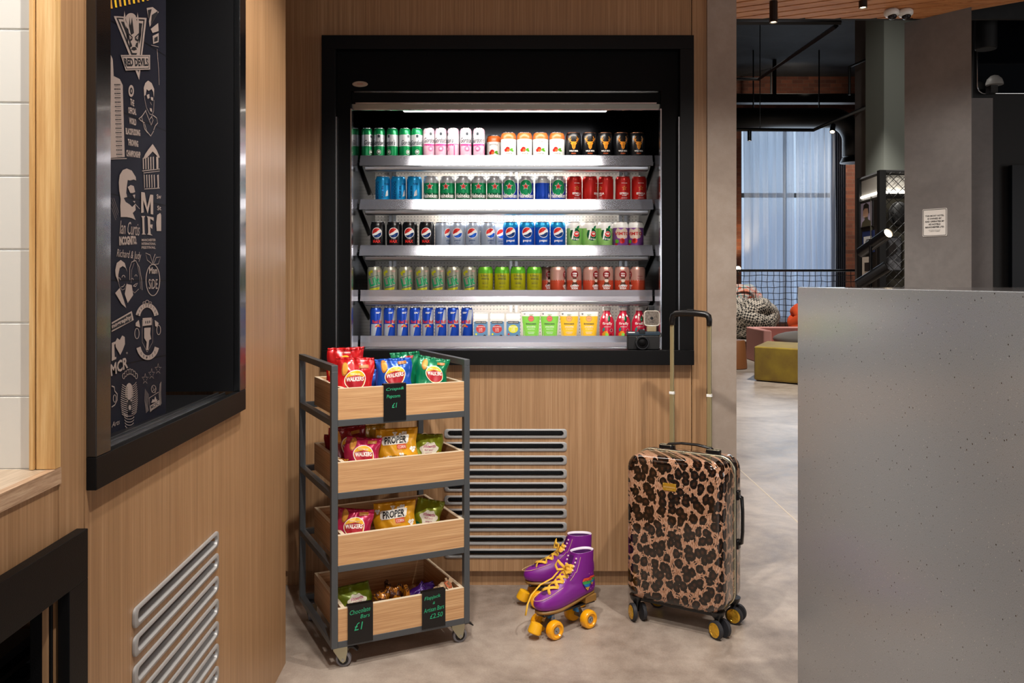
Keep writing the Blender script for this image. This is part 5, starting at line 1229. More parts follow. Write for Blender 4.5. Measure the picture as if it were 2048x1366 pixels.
# devil shield
add(G((226, 32), (292, 36), (277, 160)))
add(G((231, 35), (288, 39), (276, 146)), m=1, lev=1)
add(G((235, 38), (285, 42), (275.5, 136)), lev=2)
add(G((240, 43), (252, 44), (262, 96)), (G((276, 46), (283, 47), (276, 90))), m=1, lev=3)
add(G((247, 21), (250, 40), (256, 58), (250, 56), (245, 40)), G((273, 24), (272, 42), (268, 60), (274, 56), (276, 42)), lev=4)
add(CG(260, 38, 11, 12), lev=4)
add(G((257, 33), (259, 52), (262, 34), (264, 50), (266, 66), (260, 70), (256, 52)), m=1, lev=5)
for s in (-1, 1):
    cx = 265.5; f = lambda *p: G(*[(cx+s*x, y) for x, y in p])
    add(f((2, 74), (12, 64), (14, 70), (9, 84), (3, 80)), f((5, 86), (9, 84), (8, 96), (3, 92)), m=1, lev=5)
    add(f((3.5, 76), (9, 70), (8, 79)), lev=6); add(f((5, 76), (7, 74), (7, 77)), m=1, lev=7)
    add(f((13, 58), (16, 50), (15, 70), (12, 88), (11, 76)), m=1, lev=5)
add(G((263, 94), (269, 94), (272, 99), (266, 101), (260, 99)), G((260, 106), (272, 106), (270, 112), (262, 112)), m=1, lev=6)
add(G((239, 110), (298, 110), (298, 139), (249, 141)), lev=7); add(G((241.5, 112), (296, 112), (296, 137), (250.5, 138.5)), m=1, lev=8)
add(G((242.5, 113.2), (295, 113), (295, 135.6), (251.3, 137.2)), lev=9)
add(TX('RED DEVILS', 246, 294, 124.5, 16, .05), m=1, lev=10)
# pub sign, top right
add(G((292, 16), (304, 14), (316, 24), (298, 54)), G((300, 58), (315, 46), (316, 62), (304, 66)), G((304, 72), (316, 66), (316, 84), (305, 88)))
add(G((294, 20), (302, 18), (296, 44)), G((302, 30), (314, 22), (314, 27), (300, 50)), m=1, lev=1); add(G((307, 76), (314, 72), (314, 82), (307, 84)), m=1, lev=1)
add(LG([(301, 90), (316, 94)], .001), LG([(313, 98), (316, 140), (317, 170)], .0015))
# tower block at the left edge
add(G((217, 104), (224, 118), (226, 152), (238, 158), (244, 170), (248, 314), (218, 316)))
for k in range(17):
    y = 168+k*8.7; x = 227+k*.25
    for i in range(5): add(G((x+i*2.5, y), (x+1.8+i*2.5, y), (x+1.8+i*2.5, y+3), (x+i*2.5, y+3)), m=1, lev=1)
    add(LG([(x+1, y+5.4), (x+12, y+6)], .0006), m=1, lev=1)
add(LG([(218, 318), (252, 317)], .0015))
# championship lettering
add(CG(261, 182, 5.5, 12)); add(CG(261, 182, 3, 7), m=1, lev=1); add(CG(261, 182, 1, 3), lev=2)
for s, x0, x1, y in (('THE', 259, 267, 203), ('OFFICIAL', 255, 271, 220), ('WORLD', 257, 271, 241), ('BLACKPUDDING', 250, 279, 262), ('THROWING', 254.5, 275, 284), ('CHAMPIONSHIP', 251, 279.5, 306)): add(TX(s, x0, x1, y, 13, .04, y1=y+4))
# sailor-like portrait, long hair
add(G((287, 192), (286, 176), (289, 166), (295, 161), (302, 166), (307, 178), (306.5, 196), (305, 184), (302, 178), (296, 182), (292, 178), (290, 190)))
add(LG([(287, 190), (289, 204), (292, 216), (298, 228), (303, 230), (306, 222), (307, 200)], .0012), G((292, 190), (297, 188), (298, 196), (294, 198)), G((300, 194), (305, 195), (305, 202), (301, 200)), G((298, 216), (302, 217), (303, 224), (299, 222)), LG([(299, 204), (302, 210)], .001))
for p in ([(291, 220), (283, 232), (276, 238), (279, 240), (288, 246)], [(290, 222), (297, 240), (303, 232)], [(304, 230), (312, 236), (314, 246), (309, 252), (306, 260)], [(288, 248), (292, 262), (300, 272), (306, 262)], [(282, 234), (288, 258), (294, 266)], [(297, 240), (301, 250), (305, 240), (302, 234)]): add(LG(p, .0018))
# corner house
add(G((285, 318), (289, 308), (296, 298), (304, 288), (312, 300), (318, 314), (317, 316), (304, 303), (292, 316)))
for k, x in enumerate((284, 289, 294, 299, 304, 311)): add(G((x, 316-k*.5), (x+2.2+(k > 4)*2, 315-k*.5), (x+2.6+(k > 4)*2, 338), (x+.6, 339)), G((x+2, 350), (x+4+(k > 4), 349), (x+4.6+(k > 4), 374), (x+3, 376)))
add(LG([(283, 342), (318, 338)], .0016), LG([(286, 346), (318, 342)], .0012), LG([(287, 378), (318, 376)], .0014), LG([(286, 340), (288, 376)], .001))
# profile portrait
add(G((236, 365), (238, 350), (244, 340), (252, 337), (262, 341), (270, 354), (271, 361), (266, 359), (259, 361), (254, 360), (252, 374), (251, 386), (253, 394), (246, 396), (250, 404), (258, 409), (263, 414), (269, 408), (270, 420), (264, 426), (270, 440), (262, 436), (252, 434), (240, 434), (239, 412), (240, 398), (237, 382)))
add(G((254, 374), (260, 370), (266, 372), (269, 384), (264, 386), (259, 386)), G((264, 390), (269, 389), (268, 397)), G((264, 402), (269, 402), (268, 406)), LG([(269, 408), (278, 418)], .0012))
add(LG([(222, 396), (234, 430)], .0006), LG([(222, 405), (232, 436)], .0006), LG([(226, 396), (236, 426)], .0006), LG([(222, 416), (230, 440)], .0006))
add(TX('Ian Curtis', 238, 278, 454, 26, 0, .3, y1=459)); add(TX('INCOGNITO.', 237, 272, 482, 18, .05, y1=480))
# M IF letters
add(G((281, 384), (288, 385), (293, 415), (299, 389), (305, 390), (305, 429), (300, 428), (300, 402), (294, 427), (285, 400), (286, 425), (281, 426)))
add(G((281, 432), (289, 432), (287, 436), (288, 467), (291, 469), (282, 469), (284, 466), (283, 436)), G((292, 432), (306, 435), (306, 442), (299, 437), (299, 449), (304, 449), (303, 458), (299, 454), (300, 468), (304, 471), (293, 469), (295, 466), (294, 436)))
for s, y in (('MANCHESTER', 480), ('INTERNATIONAL', 487.5), ('FESTIVAL', 495)): add(TX(s, 282, 310 if len(s) < 12 else 310, y, 5, .02))
add(TX('Sw', 312, 321, 393, 9), TX('St', 313, 321, 416, 9)); add(G((311, 445), (313, 430), (319, 426), (321, 430), (321, 462), (312, 462)))
# pair of portraits and script
add(TX('Richard & Judy', 232, 281, 508, 20, 0, .3, y1=514))
add(G((229, 540), (232, 526), (240, 520), (248, 526), (253, 544), (250, 536), (244, 532), (238, 536), (235, 550), (236, 566), (230, 552)))
add(RG(236.5, 560, 3.5, 5, 1.1, 0, 180, 10), RG(245.5, 555, 3.5, 5, 1.1, 0, 180, 10), LG([(241, 574), (246, 572), (248, 568)], .0014), LG([(236, 566), (238, 574), (243, 580), (248, 578), (253, 566)], .0008))
add(G((229, 586), (238, 576), (246, 600), (251, 616), (242, 608)), G((252, 568), (262, 570), (265, 590), (254, 606), (248, 588)))
add(LG([(258, 560), (258, 536), (262, 524), (270, 521), (277, 534), (282, 560), (283, 580)], .0016), LG([(261, 566), (262, 540), (267, 526)], .0008), LG([(273, 528), (278, 552), (280, 578)], .0008), RG(263, 560, 2.6, 4, 1, 0, 180, 8), RG(270.5, 553, 2.6, 4, 1, 0, 180, 8), LG([(265, 572), (270, 573), (274, 566), (270, 568), (265, 572)], .0016), LG([(262, 580), (268, 586), (276, 578)], .0008))
# apple sign
add(RG(304.5, 560, 14.5, 32, 1.4), LG([(304, 530), (306, 516), (309, 508)], .0018), LG([(303, 528), (293, 520), (290, 506), (299, 510), (304, 526)], .0012), LG([(306, 528), (311, 515), (320, 514), (315, 528), (307, 529)], .0012))
add(TX('Man', 297, 313, 541, 13, .02), TX('SiDE', 296, 314, 568, 20, 0)); 
# boxed word at the left edge
add(G((222, 645), (262, 622), (266, 640), (222, 664))); add(G((222, 648), (260.5, 626), (262, 641), (222, 661)), m=1, lev=1); add(TX('nography', 222, 261, 656-2, 11, .04, y1=634), lev=2)
# football crest
add(RG(293, 640, 24, 34, 9, 18, 162, 30), RG(294, 684, 24, 36, 9, 200, 340, 30), RG(272.5, 667, 5, 11, 1.2), RG(316, 660, 4.5, 10, 1.2), RG(293, 604, 4, 4, 1), RG(287, 606, 3, 3, .9), RG(299, 606, 3, 3, .9))
add(G((270, 652), (279, 655), (276, 640), (270, 646)), G((308, 640), (316, 646), (314, 655), (309, 652)))
for i, ch in enumerate('MANCHESTER'):
    a = radians(158-i*15.2); x, y = 293+19.5*cos(a), 640-29.5*sin(a); p = mp(x, y); add(T(ch, p[0], p[1], .0042, .0062, .03, rot=(a-pi/2)*.8), m=1, lev=1)
for i, ch in enumerate('UNITED'):
    a = radians(228+i*18); x, y = 294+19.5*cos(a), 684-31*sin(a); p = mp(x, y); add(T(ch, p[0], p[1], .0042, .0062, .03, rot=(a+pi/2)*.8 if a < 3*pi/2 else (a-3*pi/2)*.8), m=1, lev=1)
add(G((284, 636), (302, 635), (302, 650), (284, 652)), G((287, 656), (300, 655), (299, 668), (301, 678), (297, 680), (295, 700), (291, 700), (292, 684), (287, 676)), LG([(283, 640), (283, 684), (293, 704), (304, 684), (304, 638)], .001))
add(G((289, 642), (291, 642), (291, 647), (289, 647)), G((293, 641.5), (295, 641.5), (295, 647), (293, 647)), G((297, 641), (299, 641), (299, 646), (297, 646)), m=1, lev=1)
# I heart MCR
add(G((222, 686), (229, 683), (229, 688), (227, 689), (228, 714), (231, 714), (231, 718), (222, 722)))
add(G((239, 710), (230, 694), (229, 684), (233, 676), (238, 680), (243, 671), (248, 674), (248.5, 688), (244, 700)))
add(TX('MCR', 220, 254, 741, 24, .03, y1=724)); add(RG(252.5, 706, 1.5, 2, .6))
# feathered head
for k in range(7): add(RG(246+k*4.2, 760-9*sin(pi*k/6)-8, 2.8, 6, 1))
for k in range(15):
    y = 772+k*4.2; w_ = 14+3*sin(k/15*pi)
    add(LG([(257-3, y+3), (257-w_*.7, y), (257-w_, y-3)], .0014), LG([(258+4, y+1), (258+w_*.7, y-3), (258+w_*.95, y-8)], .0014))
add(CG(257, 786, 8, 20)); add(CG(257, 812, 4.5, 13), m=1, lev=1); add(CG(258, 815, 2.5, 5), lev=2); add(LG([(250, 796), (255, 800)], .0018), LG([(264, 795), (259, 799)], .0018), m=1, lev=1)
for k in range(5): add(RG(257, 826+k*6, 11-k*.6, 7, 1.2, 190, 350, 14))
# D scroll at the left edge
add(LG([(222, 772), (227, 774), (228, 782), (233, 788), (233, 800), (228, 810), (222, 814)], .0022), RG(228, 797, 3.5, 8, 1.2))
add(TX('Arts', 222, 238, 850, 10, 0, .3, y1=843))
# city emblem with three stars and wings
for x, y in ((289, 758), (302, 748), (315, 738)):
    s = [(x+(7 if i % 2 == 0 else 2.6)*sin(pi*i/5), y-(11 if i % 2 == 0 else 4.4)*cos(pi*i/5)) for i in range(11)]; add(LG(s, .0009))
add(LG([(297, 796), (316, 784), (318, 808), (299, 824), (297, 796)], .0013), G((298, 812), (317, 800), (318, 810), (299, 824)), G((301, 806), (304, 798), (307, 800), (309, 792), (312, 800), (314, 798), (312, 803)))
add(TX('MCFC', 300, 316, 815.5, 7, .03, y1=805.5), m=1, lev=1)
for k in range(6): add(LG([(289+k*1.4, 778+k*2), (288+k*1.3, 800+k*3), (291+k, 826-k)], .0007), LG([(318+k*.6, 768-k), (317+k*.7, 790), (319+k*.5, 812-k)], .0007))
add(RG(306, 778, 5, 8, 1), LG([(302, 784), (311, 776)], .001), LG([(303, 772), (310, 786)], .001))
b = BM(); decal(b, L, mf, None, None, e0=.0004, de=.00012); obj('mural_print', b, ['mural_ink', 'mural_dark', 'mural_amber', 'mural_yellow'], mu)
# ================================================================== reception counter
n = NT('solid_surface', .2); n.b.inputs['Specular IOR Level'].default_value = .75
def vo(sc, th, rnd=1):
    x = n.n('ShaderNodeTexVoronoi'); x.inputs['Scale'].default_value = sc; x.inputs['Randomness'].default_value = 1
    n.l(n.tc.outputs['Object'], x.inputs['Vector'])
    sp = n.n('ShaderNodeSeparateColor'); n.l(x.outputs['Color'], sp.inputs[0])
    return n.math('MULTIPLY', n.math('LESS_THAN', x.outputs['Distance'], th), n.math('GREATER_THAN', sp.outputs[0], .72)), x
base = n.ramp(n.noise(n.mapping(), 700, 2), [(.35, '#838689'), (.65, '#979a9d')])
d1, _ = vo(70, .10); d2, _ = vo(150, .14); d3, _ = vo(110, .12)
c = n.mix(n.math('MULTIPLY', d3, .5), base, '#c8c4ba'); c = n.mix(n.math('MULTIPLY', d2, .5), c, '#5c564e'); c = n.mix(d1, c, '#3a3028'); n.col(c)
HC = 1.2-.0178
def CX(Y): return .854-.0353*Y
ct = thing('reception_counter', 'tall grey speckled stone reception counter standing at the right', 'counter', (CX(2.3), 2.3, 0), LROT)
b = BM(); box(b, 0, .02, -3.0, 0, 0, HC); obj('front_slab', b, 'solid_surface', ct, bevel=.0015)
b = BM(); box(b, .02, .75, -3.0, 0, HC-.02, HC-.0008); obj('counter_top', b, mat('dark_top', '#4a4848', .12), ct)
b = BM(); box(b, .02, .75, -.02, 0, 0, HC-.02); obj('end_panel', b, 'solid_surface', ct)
# ================================================================== lounge behind
CEI = 5.4
bm = BM(); box(bm, .8, 14, 17.5, 17.9, 0, 1.2-(645-561)/F*17.5); box(bm, .8, 4.72, 17.5, 17.9, .33, CEI); box(bm, 6.72, 14, 17.5, 17.9, .33, CEI); box(bm, 4.72, 6.72, 17.5, 17.9, 4.6, CEI)
struct('wall_far', bm, 'red_brick')
bm = BM(); box(bm, .8, 14, 4.87, 18, CEI, CEI+.1); struct('ceiling_far', bm, 'dark_soffit')
bm = BM(); box(bm, .8, 14, 4.87, 4.9, 2.70, CEI); struct('wall_soffit', bm, 'dark_soffit')
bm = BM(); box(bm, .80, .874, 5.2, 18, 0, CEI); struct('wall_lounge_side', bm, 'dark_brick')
bm = BM(); box(bm, 13.9, 14, -4, 18, 0, CEI); struct('wall_right', bm, 'dark_soffit')
bm = BM(); box(bm, 6.3, 14, 4.9, 8.3, 3.2, CEI-.02); struct('ceiling_bulkhead', bm, 'dark_soffit')
# tall window with the daylight behind
n = NT('window_light', .5); sx = n.n('ShaderNodeSeparateXYZ'); n.l(n.tc.outputs['Object'], sx.inputs[0])
n.b.inputs['Base Color'].default_value = (0, 0, 0, 1)
z = sx.outputs[2]; n.l(n.ramp(n.math('DIVIDE', z, 5), [(.0, '#869cbc'), (.5, '#98aecb'), (.58, '#adc4dd'), (1, '#b8cee6')]), n.b.inputs['Emission Color']); n.b.inputs['Emission Strength'].default_value = 1.8
bm = BM(); box(bm, 4.6, 6.9, 18.0, 18.02, .3, 4.7); sk = obj('sky_outside', bm, 'window_light'); sk['kind'] = 'structure'
wi = bpy.data.objects.new('window_1', None); C.objects.link(wi); wi['kind'] = 'structure'
bm = BM()
for x in (4.72, 5.66, 6.66): box(bm, x, x+.06, 17.7, 17.76, .33, 4.6)
for z_ in (.33, 2.93, 4.54): box(bm, 4.72, 6.72, 17.69, 17.77, z_, z_+.09)
obj('window_frame', bm, mat('sash_grey', '#3c4654', .5), wi)
bm = BM(); box(bm, 4.74, 6.7, 17.725, 17.73, .35, 4.6); obj('window_pane', bm, mat('pane', '#cfdcea', .1, alpha=.25), wi)
# curtains: translucent pleated voile
vm_ = bpy.data.materials.new('voile'); vm_.use_nodes = True; t = vm_.node_tree; t.nodes.clear()
o_ = t.nodes.new('ShaderNodeOutputMaterial'); tl = t.nodes.new('ShaderNodeBsdfTranslucent'); df = t.nodes.new('ShaderNodeBsdfDiffuse'); tp = t.nodes.new('ShaderNodeBsdfTransparent'); m1 = t.nodes.new('ShaderNodeMixShader'); m2 = t.nodes.new('ShaderNodeMixShader')
tl.inputs[0].default_value = (.84, .88, .95, 1); df.inputs[0].default_value = (.68, .73, .8, 1); tp.inputs[0].default_value = (.9, .94, 1, 1)
m1.inputs[0].default_value = .4; m2.inputs[0].default_value = .38
t.links.new(tl.outputs[0], m1.inputs[1]); t.links.new(df.outputs[0], m1.inputs[2]); t.links.new(m1.outputs[0], m2.inputs[1]); t.links.new(tp.outputs[0], m2.inputs[2]); t.links.new(m2.outputs[0], o_.inputs[0]); MATS['voile'] = vm_
def curtain(lab, x0, x1, seed):
    rnd = random.Random(seed); b = BM(); n_ = 160; ph = [rnd.uniform(0, 6) for _ in range(4)]; prev = None
    for i in range(n_+1):
        u = i/n_; x = x0+(x1-x0)*u; y = 17.38+.045*sin(u*38+ph[0])+.02*sin(u*71+ph[1])+.012*sin(u*17+ph[2])
        col_ = [b.verts.new((x+.012*sin(u*50+k), y+.01*sin(k*1.3+u*9), z_)) for k, z_ in enumerate((.35, 1.2, 2.1, 3.0, 3.9, 4.52))]
        if prev:
            for a in range(5): b.faces.new((prev[a], col_[a], col_[a+1], prev[a+1]))
        prev = col_
    g = thing('curtain', lab, 'curtain', (0, 0, 0), 0, None); obj('voile', b, 'voile', g, True)
    return g
curtain('pale blue translucent curtain, left panel over the tall lounge window', 4.74, 5.78, 1)
curtain('pale blue translucent curtain, right panel over the tall lounge window', 5.79, 6.60, 5)
b = BM(); cyl(b, (4.6, 17.38, 4.56), (7.2, 17.38, 4.56), .02); tag(obj('curtain_rail', b, 'black_matt'), 'dark curtain rail above the pale blue curtains', 'curtain rail')
b = BM(); prev = None
for i in range(50):
    u = i/49; c_ = [b.verts.new((6.61+.19*u, 17.36+.04*sin(u*30), z_)) for z_ in (.33, 2.4, 4.5)]
    if prev:
        for a in (0, 1): b.faces.new((prev[a], c_[a], c_[a+1], prev[a+1]))
    prev = c_
dc = thing('drape', 'dark grey drape hanging at the right side of the pale blue curtains', 'curtain', (0, 0, 0)); obj('cloth', b, mat('grey_drape', '#3a3c48', .8), dc, True)
# ceiling clutter
def at(px, py, Y): return Vector(((px-1024)/F*Y, Y, 1.2-(py-561)/F*Y))
b = BM(); c_ = at(1690, 233, 15.5)
pts = [at(1440, 236, 15.5), at(1600, 236, 15.5)]+[at(1660, 236, 15.5)+Vector((.42*sin(radians(a)), 0, -.42*(1-cos(radians(a))))) for a in range(0, 91, 10)]
pts.append(pts[-1]+Vector((0, 0, -.28))); tube(b, pts, .185, 16)
g = thing('air_duct', 'fat black ventilation duct running across and turning down beside the curtains', 'duct', (0, 0, 0)); [cyl(b, (x_, 15.5, at(0, 236, 15.5).z), (x_, 15.5, CEI), .012) for x_ in (4.4, 5.6)]; obj('pipe', b, mat('duct_black', '#0e0e10', .5), g, True)
b = BM(); e_ = pts[-1]; lathe(b, [(.185, -.02), (.225, -.10), (.23, -.12), (.2, -.12)], 20, Matrix.Translation(e_)); obj('outlet_flare', b, 'duct_black', g, True)
b = BM(); a_ = at(1440, 205, 16.2); e_ = at(1733, 205, 16.2); box(b, a_.x, e_.x, 16.1, 16.3, e_.z-.02, e_.z+.14); box(b, a_.x+1, a_.x+1.06, 16.15, 16.2, e_.z+.1, CEI); tag(obj('ceiling_beam', b, 'black_matt'), 'dark horizontal steel beam above the duct', 'beam')
for nm, y_, x0_, x1_, lab, r_ in (('cable_tray', 192, 1440, 1736, 'thin black cable tray across the far brick wall', .05),):
    b = BM(); a_ = at(x0_, y_, 16.8); e_ = at(x1_, y_, 16.8); box(b, a_.x, e_.x, 16.75, 16.9, a_.z-.06, a_.z+.04); box(b, a_.x+1, a_.x+1.03, 16.8, 16.83, a_.z, CEI); tag(obj(nm, b, 'black_matt'), lab, 'cable tray')
b = BM(); tube(b, [at(1750, 30, 10.5), at(1750, 112, 10.5), at(1735, 118, 10.6), at(1735, 575, 10.6)], .022, 8); tube(b, [at(1735, 118, 10.6), at(1699, 134, 11.0), at(1699, 190, 11.0)], .018, 8)
tag(obj('black_pipework', b, 'black_matt'), 'black pipes running down the edge of the grey column', 'pipe')
# lighting tracks with spot heads
b = BM(); cyl(b, at(1480, 45, 6.2), (at(1480, 45, 6.2).x, 6.2, CEI), .006); tube(b, [at(1440, 45, 6.2), at(1682, 45, 6.2)], .017, 4, flat=1); tag(obj('lighting_track', b, 'black_satin'), 'black straight lighting track just beyond the timber ceiling', 'track')
b = BM(); cyl(b, at(1672, 52, 6.3), (at(1672, 52, 6.3).x, 6.3, CEI), .006); tube(b, [at(1672, 52, 6.3), at(1518, 158, 10.5), at(1440, 158, 10.6)], .020, 4); tag(obj('lighting_track', b, 'black_satin'), 'black lighting track slanting across the dark ceiling', 'track')
b = BM(); cyl(b, at(1520, 259, 12.0), (at(1520, 259, 12).x, 12.0, CEI), .006); tube(b, [at(1440, 259, 12.0), at(1627, 260, 12.0), at(1738, 212, 10.7)], .024, 4); tag(obj('lighting_track', b, 'black_satin'), 'black angled lighting track crossing in front of the curtains', 'track')
def spot_head(lab, p, d, L, r, glow, power=0, name='spotlight', par=None):
    d = Vector(d).normalized(); M0 = Matrix.Translation(p) @ d.to_track_quat('Z', 'Y').to_matrix().to_4x4()
    g = bpy.data.objects.new(name, None); C.objects.link(g); g.matrix_world = M0; tag(g, lab, 'spotlight')
    b = BM(); lathe(b, [(r, 0), (r, L), (r*.86, L), (r*.84, L-.01)], 20); obj('housing', b, 'black_satin', g, 'auto')
    b = BM(); lathe(b, [(r*.82, L-.009), (r*.6, L-.004), (.001, L-.003)], 20, cap=False); obj('lens', b, glow, g, True)
    return g
spot_head('black cylinder spotlight hanging under the timber ceiling, the lower one', at(1547, 3, 4.56), (0, 0, -1), .113, .0215, 'lamp_glow')
spot_head('black cylinder spotlight hanging under the timber ceiling, near the twin cameras', at(1726, -28, 4.56)+Vector((0, 0, 0)), (0, 0, -1), .118, .0215, 'lamp_glow')
spot_head('small black spotlight hanging from the angled track before the curtains', at(1499, 262, 12.0), (0, 0, -1), .14, .028, 'lamp_dim')
spot_head('small lit spotlight at the right end of the angled track', at(1666, 250, 11.6), (-.35, -.7, -1), .14, .035, 'lamp_glow')
# twin dome cameras on the timber ceiling
for px_, py_, lab in ((1783, 34, 'white dome security camera under the timber ceiling, the left one'), (1811, 32, 'white dome security camera under the timber ceiling, the right one')):
    p = at(px_, py_, 4.7); g = thing('dome_camera', lab, 'security camera', (p.x, p.y, 2.70))
    b = BM(); lathe(b, [(.030, -.001), (.040, -.012), (.040, -.028), (.030, -.040)], 24); obj('housing', b, 'white_plastic', g, True)
    b = BM(); sphere(b, (0, -.01, -.042), .024, 16, 10, (1, 1, .8)); obj('dome', b, 'smoked_glass', g, True)
# columns
b = BM(); a_ = at(1737, 0, 10.2); e_ = at(1768, 0, 10.2); box(b, a_.x+.20, e_.x+.22, 10.75, 11.1, 0, CEI); struct('wall_column_far', b, mat('mauve_plaster', '#6a6260', .7))
b = BM(); a_ = at(1768, 0, 9.6); e_ = at(1840, 0, 9.6); box(b, a_.x, e_.x, 9.6, 10.1, 0, CEI); struct('wall_column_green', b, mat('sage_plaster', '#7c8078', .7))
P0, P1 = at(1809, 0, 4.95), at(1943, 0, 4.66)
b = BM(); d_ = (P1-P0); d_.z = 0; nrm = Vector((-d_.y, d_.x, 0)).normalized()*.5
prism(b, [(P0.x, P0.y), (P1.x, P1.y), (P1.x, P1.y+.45), (P0.x*1.09, P0.y*1.09)], 0, 2.70, 'z'); struct('wall_pillar', b, 'pillar_paint')
dh = d_.normalized()
# notice on the pillar
sp = P0+dh*((P1-P0).xy.length*.47); sg = thing('wall_sign', 'small white notice with black border and lettering on the grey pillar', 'sign', (sp.x, sp.y, at(0, 445, sp.y).z), atan2(dh.y, dh.x))
SW, SHh = .068, .078
b = BM(); prism(b, rrect(-SW, SW, -SHh, SHh, .006), -.004, -.0005, 'y'); obj('plate', b, 'card_white', sg)
b = BM(); fl = lambda u, v, e: (u, -.0042-e, v)
bd = rrect(-SW*.93, SW*.93, -SHh*.94, SHh*.94, .004); decal(b, [(LINE(bd+[bd[0]], .003), 0)]+[(T(s_, 0, y_, w_, .0095, bold=.03), 0) for s_, y_, w_ in (('THIS MOXY HOTEL', .038, .105), ('IS OWNED BY', .022, .078), ('AND OPERATED BY', .006, .108), ('KE HOTELS', -.010, .064), ('MANCHESTER LTD', -.026, .104))]+[(T('REGISTERED IN ENGLAND', 0, -.043, .065, .003), 0), (T('COMPANY NUMBER', 0, -.050, .06, .003), 0)], fl)
obj('lettering', b, 'card_ink', sg)
# glazed panel, right
Yg = 5.4
ga, gb_ = at(1946, 0, Yg), at(2200, 0, Yg)
b = BM(); box(b, ga.x, gb_.x, Yg, Yg+.06, 0, 1.2+(561+40)/F*Yg); struct('wall_glazed', b, 'black_matt')
z1_, z0_ = at(0, -40, Yg).z, at(0, 188, Yg).z
gw = thing('interior_window', 'dark glossy interior window with a thin rounded steel rim, top right', 'window', (0, Yg, 0))
b = BM(); rr_ = rrect(at(1952, 0, Yg).x, at(2190, 0, Yg).x, z0_, z1_, .05, 6); prism(b, rr_, -.012, -.002, 'y'); obj('pane', b, mat('dark_glass', '#0a0c10', .05, coat=.5), gw)
b = BM(); tube(b, [(x, -.014, z_) for x, z_ in rr_], .0055, 6, True); obj('rim', b, 'chrome', gw, True)
p = at(1972, 64, 5.1); g = thing('pendant_lamp', 'large black cylinder lamp hanging in front of the dark interior window', 'lamp', (p.x, p.y, p.z))
b = BM(); lathe(b, [(.056, -.105), (.060, -.10), (.060, .10), (.056, .105)], 28); obj('shade', b, 'black_matt', g, 'auto')
b = BM(); cyl(b, (0, 0, .105), (0, 0, .15), .010); box(b, -.05, .05, -.008, .30, .15, .165); obj('bracket', b, 'black_satin', g)
p = at(1989, 166, 5.3); g = thing('dome_camera', 'white dome security camera before the dark interior window', 'security camera', (p.x, p.y, p.z))
b = BM(); lathe(b, [(.050, -.012), (.050, .0), (.042, .024), (.022, .044), (.004, .050)], 24); obj('housing', b, mat('dull_white', '#9a9894', .5), g, 'auto')
b = BM(); box(b, -.022, .022, .0, .06, -.06, -.013); obj('mount', b, 'black_satin', g)
b = BM(); box(b, at(1947, 0, 5.3).x, at(1993, 0, 5.3).x, 5.34, 5.39, 0, at(0, 196, 5.34).z); struct('wall_grey_panel', b, 'pillar_paint')
b = BM(); box(b, at(2032, 0, 5.3).x, at(2120, 0, 5.3).x, 5.34, 5.38, 0, at(0, 330, 5.34).z); tag(obj('door_leaf', b, mat('navy_glass', '#0a0e16', .4, spec=.2)), 'dark bluish glass door leaf at the far right edge', 'door')
# caged display cabinet with lit top
cc = thing('display_cabinet', 'black wire mesh display cabinet with a glowing top band behind the grey pillar', 'cabinet', (0, 0, 0))
cA, cB, cD = at(1722, 0, 8.6), at(1763, 0, 8.0), at(1850, 0, 8.0)
ztp, zbd = 1.2+(561-345)/F*8.0, 1.2+(561-388)/F*8.0
mat('cage_black', '#100e0d', .5)
b = BM()
for q in (cA, cB, cD): box(b, q.x-.03, q.x+.03, q.y-.03, q.y+.03, 0, ztp+.02)
for zz in (ztp, zbd-.02, .45):
    tube(b, [(cA.x, cA.y, zz), (cB.x, cB.y, zz), (cD.x, cD.y, zz)], .025, 4)
obj('frame', b, 'cage_black', cc)
def mesh_wire(b, A, B_, z0, z1, st=.09, r=.0035):
    d = (B_-A); L = d.xy.length; d = Vector((d.x, d.y, 0))/L; H = z1-z0; k = -H
    while k < L:
        for sgn in (1, -1):
            s0, s1 = max(0, k), min(L, k+H)
            if s1 > s0:
                za, zb = (z0+s0-k, z0+s1-k) if sgn > 0 else (z1-(s0-k), z1-(s1-k))
                tube(b, [(A.x+d.x*s0, A.y+d.y*s0, za), (A.x+d.x*s1, A.y+d.y*s1, zb)], r, 4, cap=False)
        k += st
b = BM(); mesh_wire(b, Vector((cB.x, cB.y-.02, 0)), Vector((cD.x, cD.y-.02, 0)), .3, ztp, .085); mesh_wire(b, Vector((cA.x, cA.y-.02, 0)), Vector((cB.x, cB.y-.02, 0)), zbd, ztp, .085); o = obj('wire_mesh', b, 'cage_black', cc)
n = NT('band_light', .5); sx = n.n('ShaderNodeSeparateXYZ'); n.l(n.tc.outputs['Object'], sx.inputs[0])
b = BM()
for A, B_ in ((cA, cB), (cB, cD)): 
    f = [b.verts.new(v) for v in ((A.x, A.y+.06, zbd), (B_.x, B_.y+.06, zbd), (B_.x, B_.y+.06, ztp), (A.x, A.y+.06, ztp))]; b.faces.new(f)
obj('diffuser', b, mat('diffuser', '#d8d4ca', .6), cc)
b = BM()
for A, B_ in ((cA, cB), (cB, cD)): tube(b, [(A.x, A.y+.03, zbd+.02), (B_.x, B_.y+.03, zbd+.02)], .014, 6)
obj('strip_lamp', b, 'led_soft', cc)
b = BM(); f = [b.verts.new(v) for v in ((cA.x, cA.y+.04, 0), (cB.x, cB.y+.04, 0), (cB.x, cB.y+.04, zbd), (cA.x, cA.y+.04, zbd))]; b.faces.new(f); obj('side_board', b, mat('dark_timber', '#20160f', .6), cc)
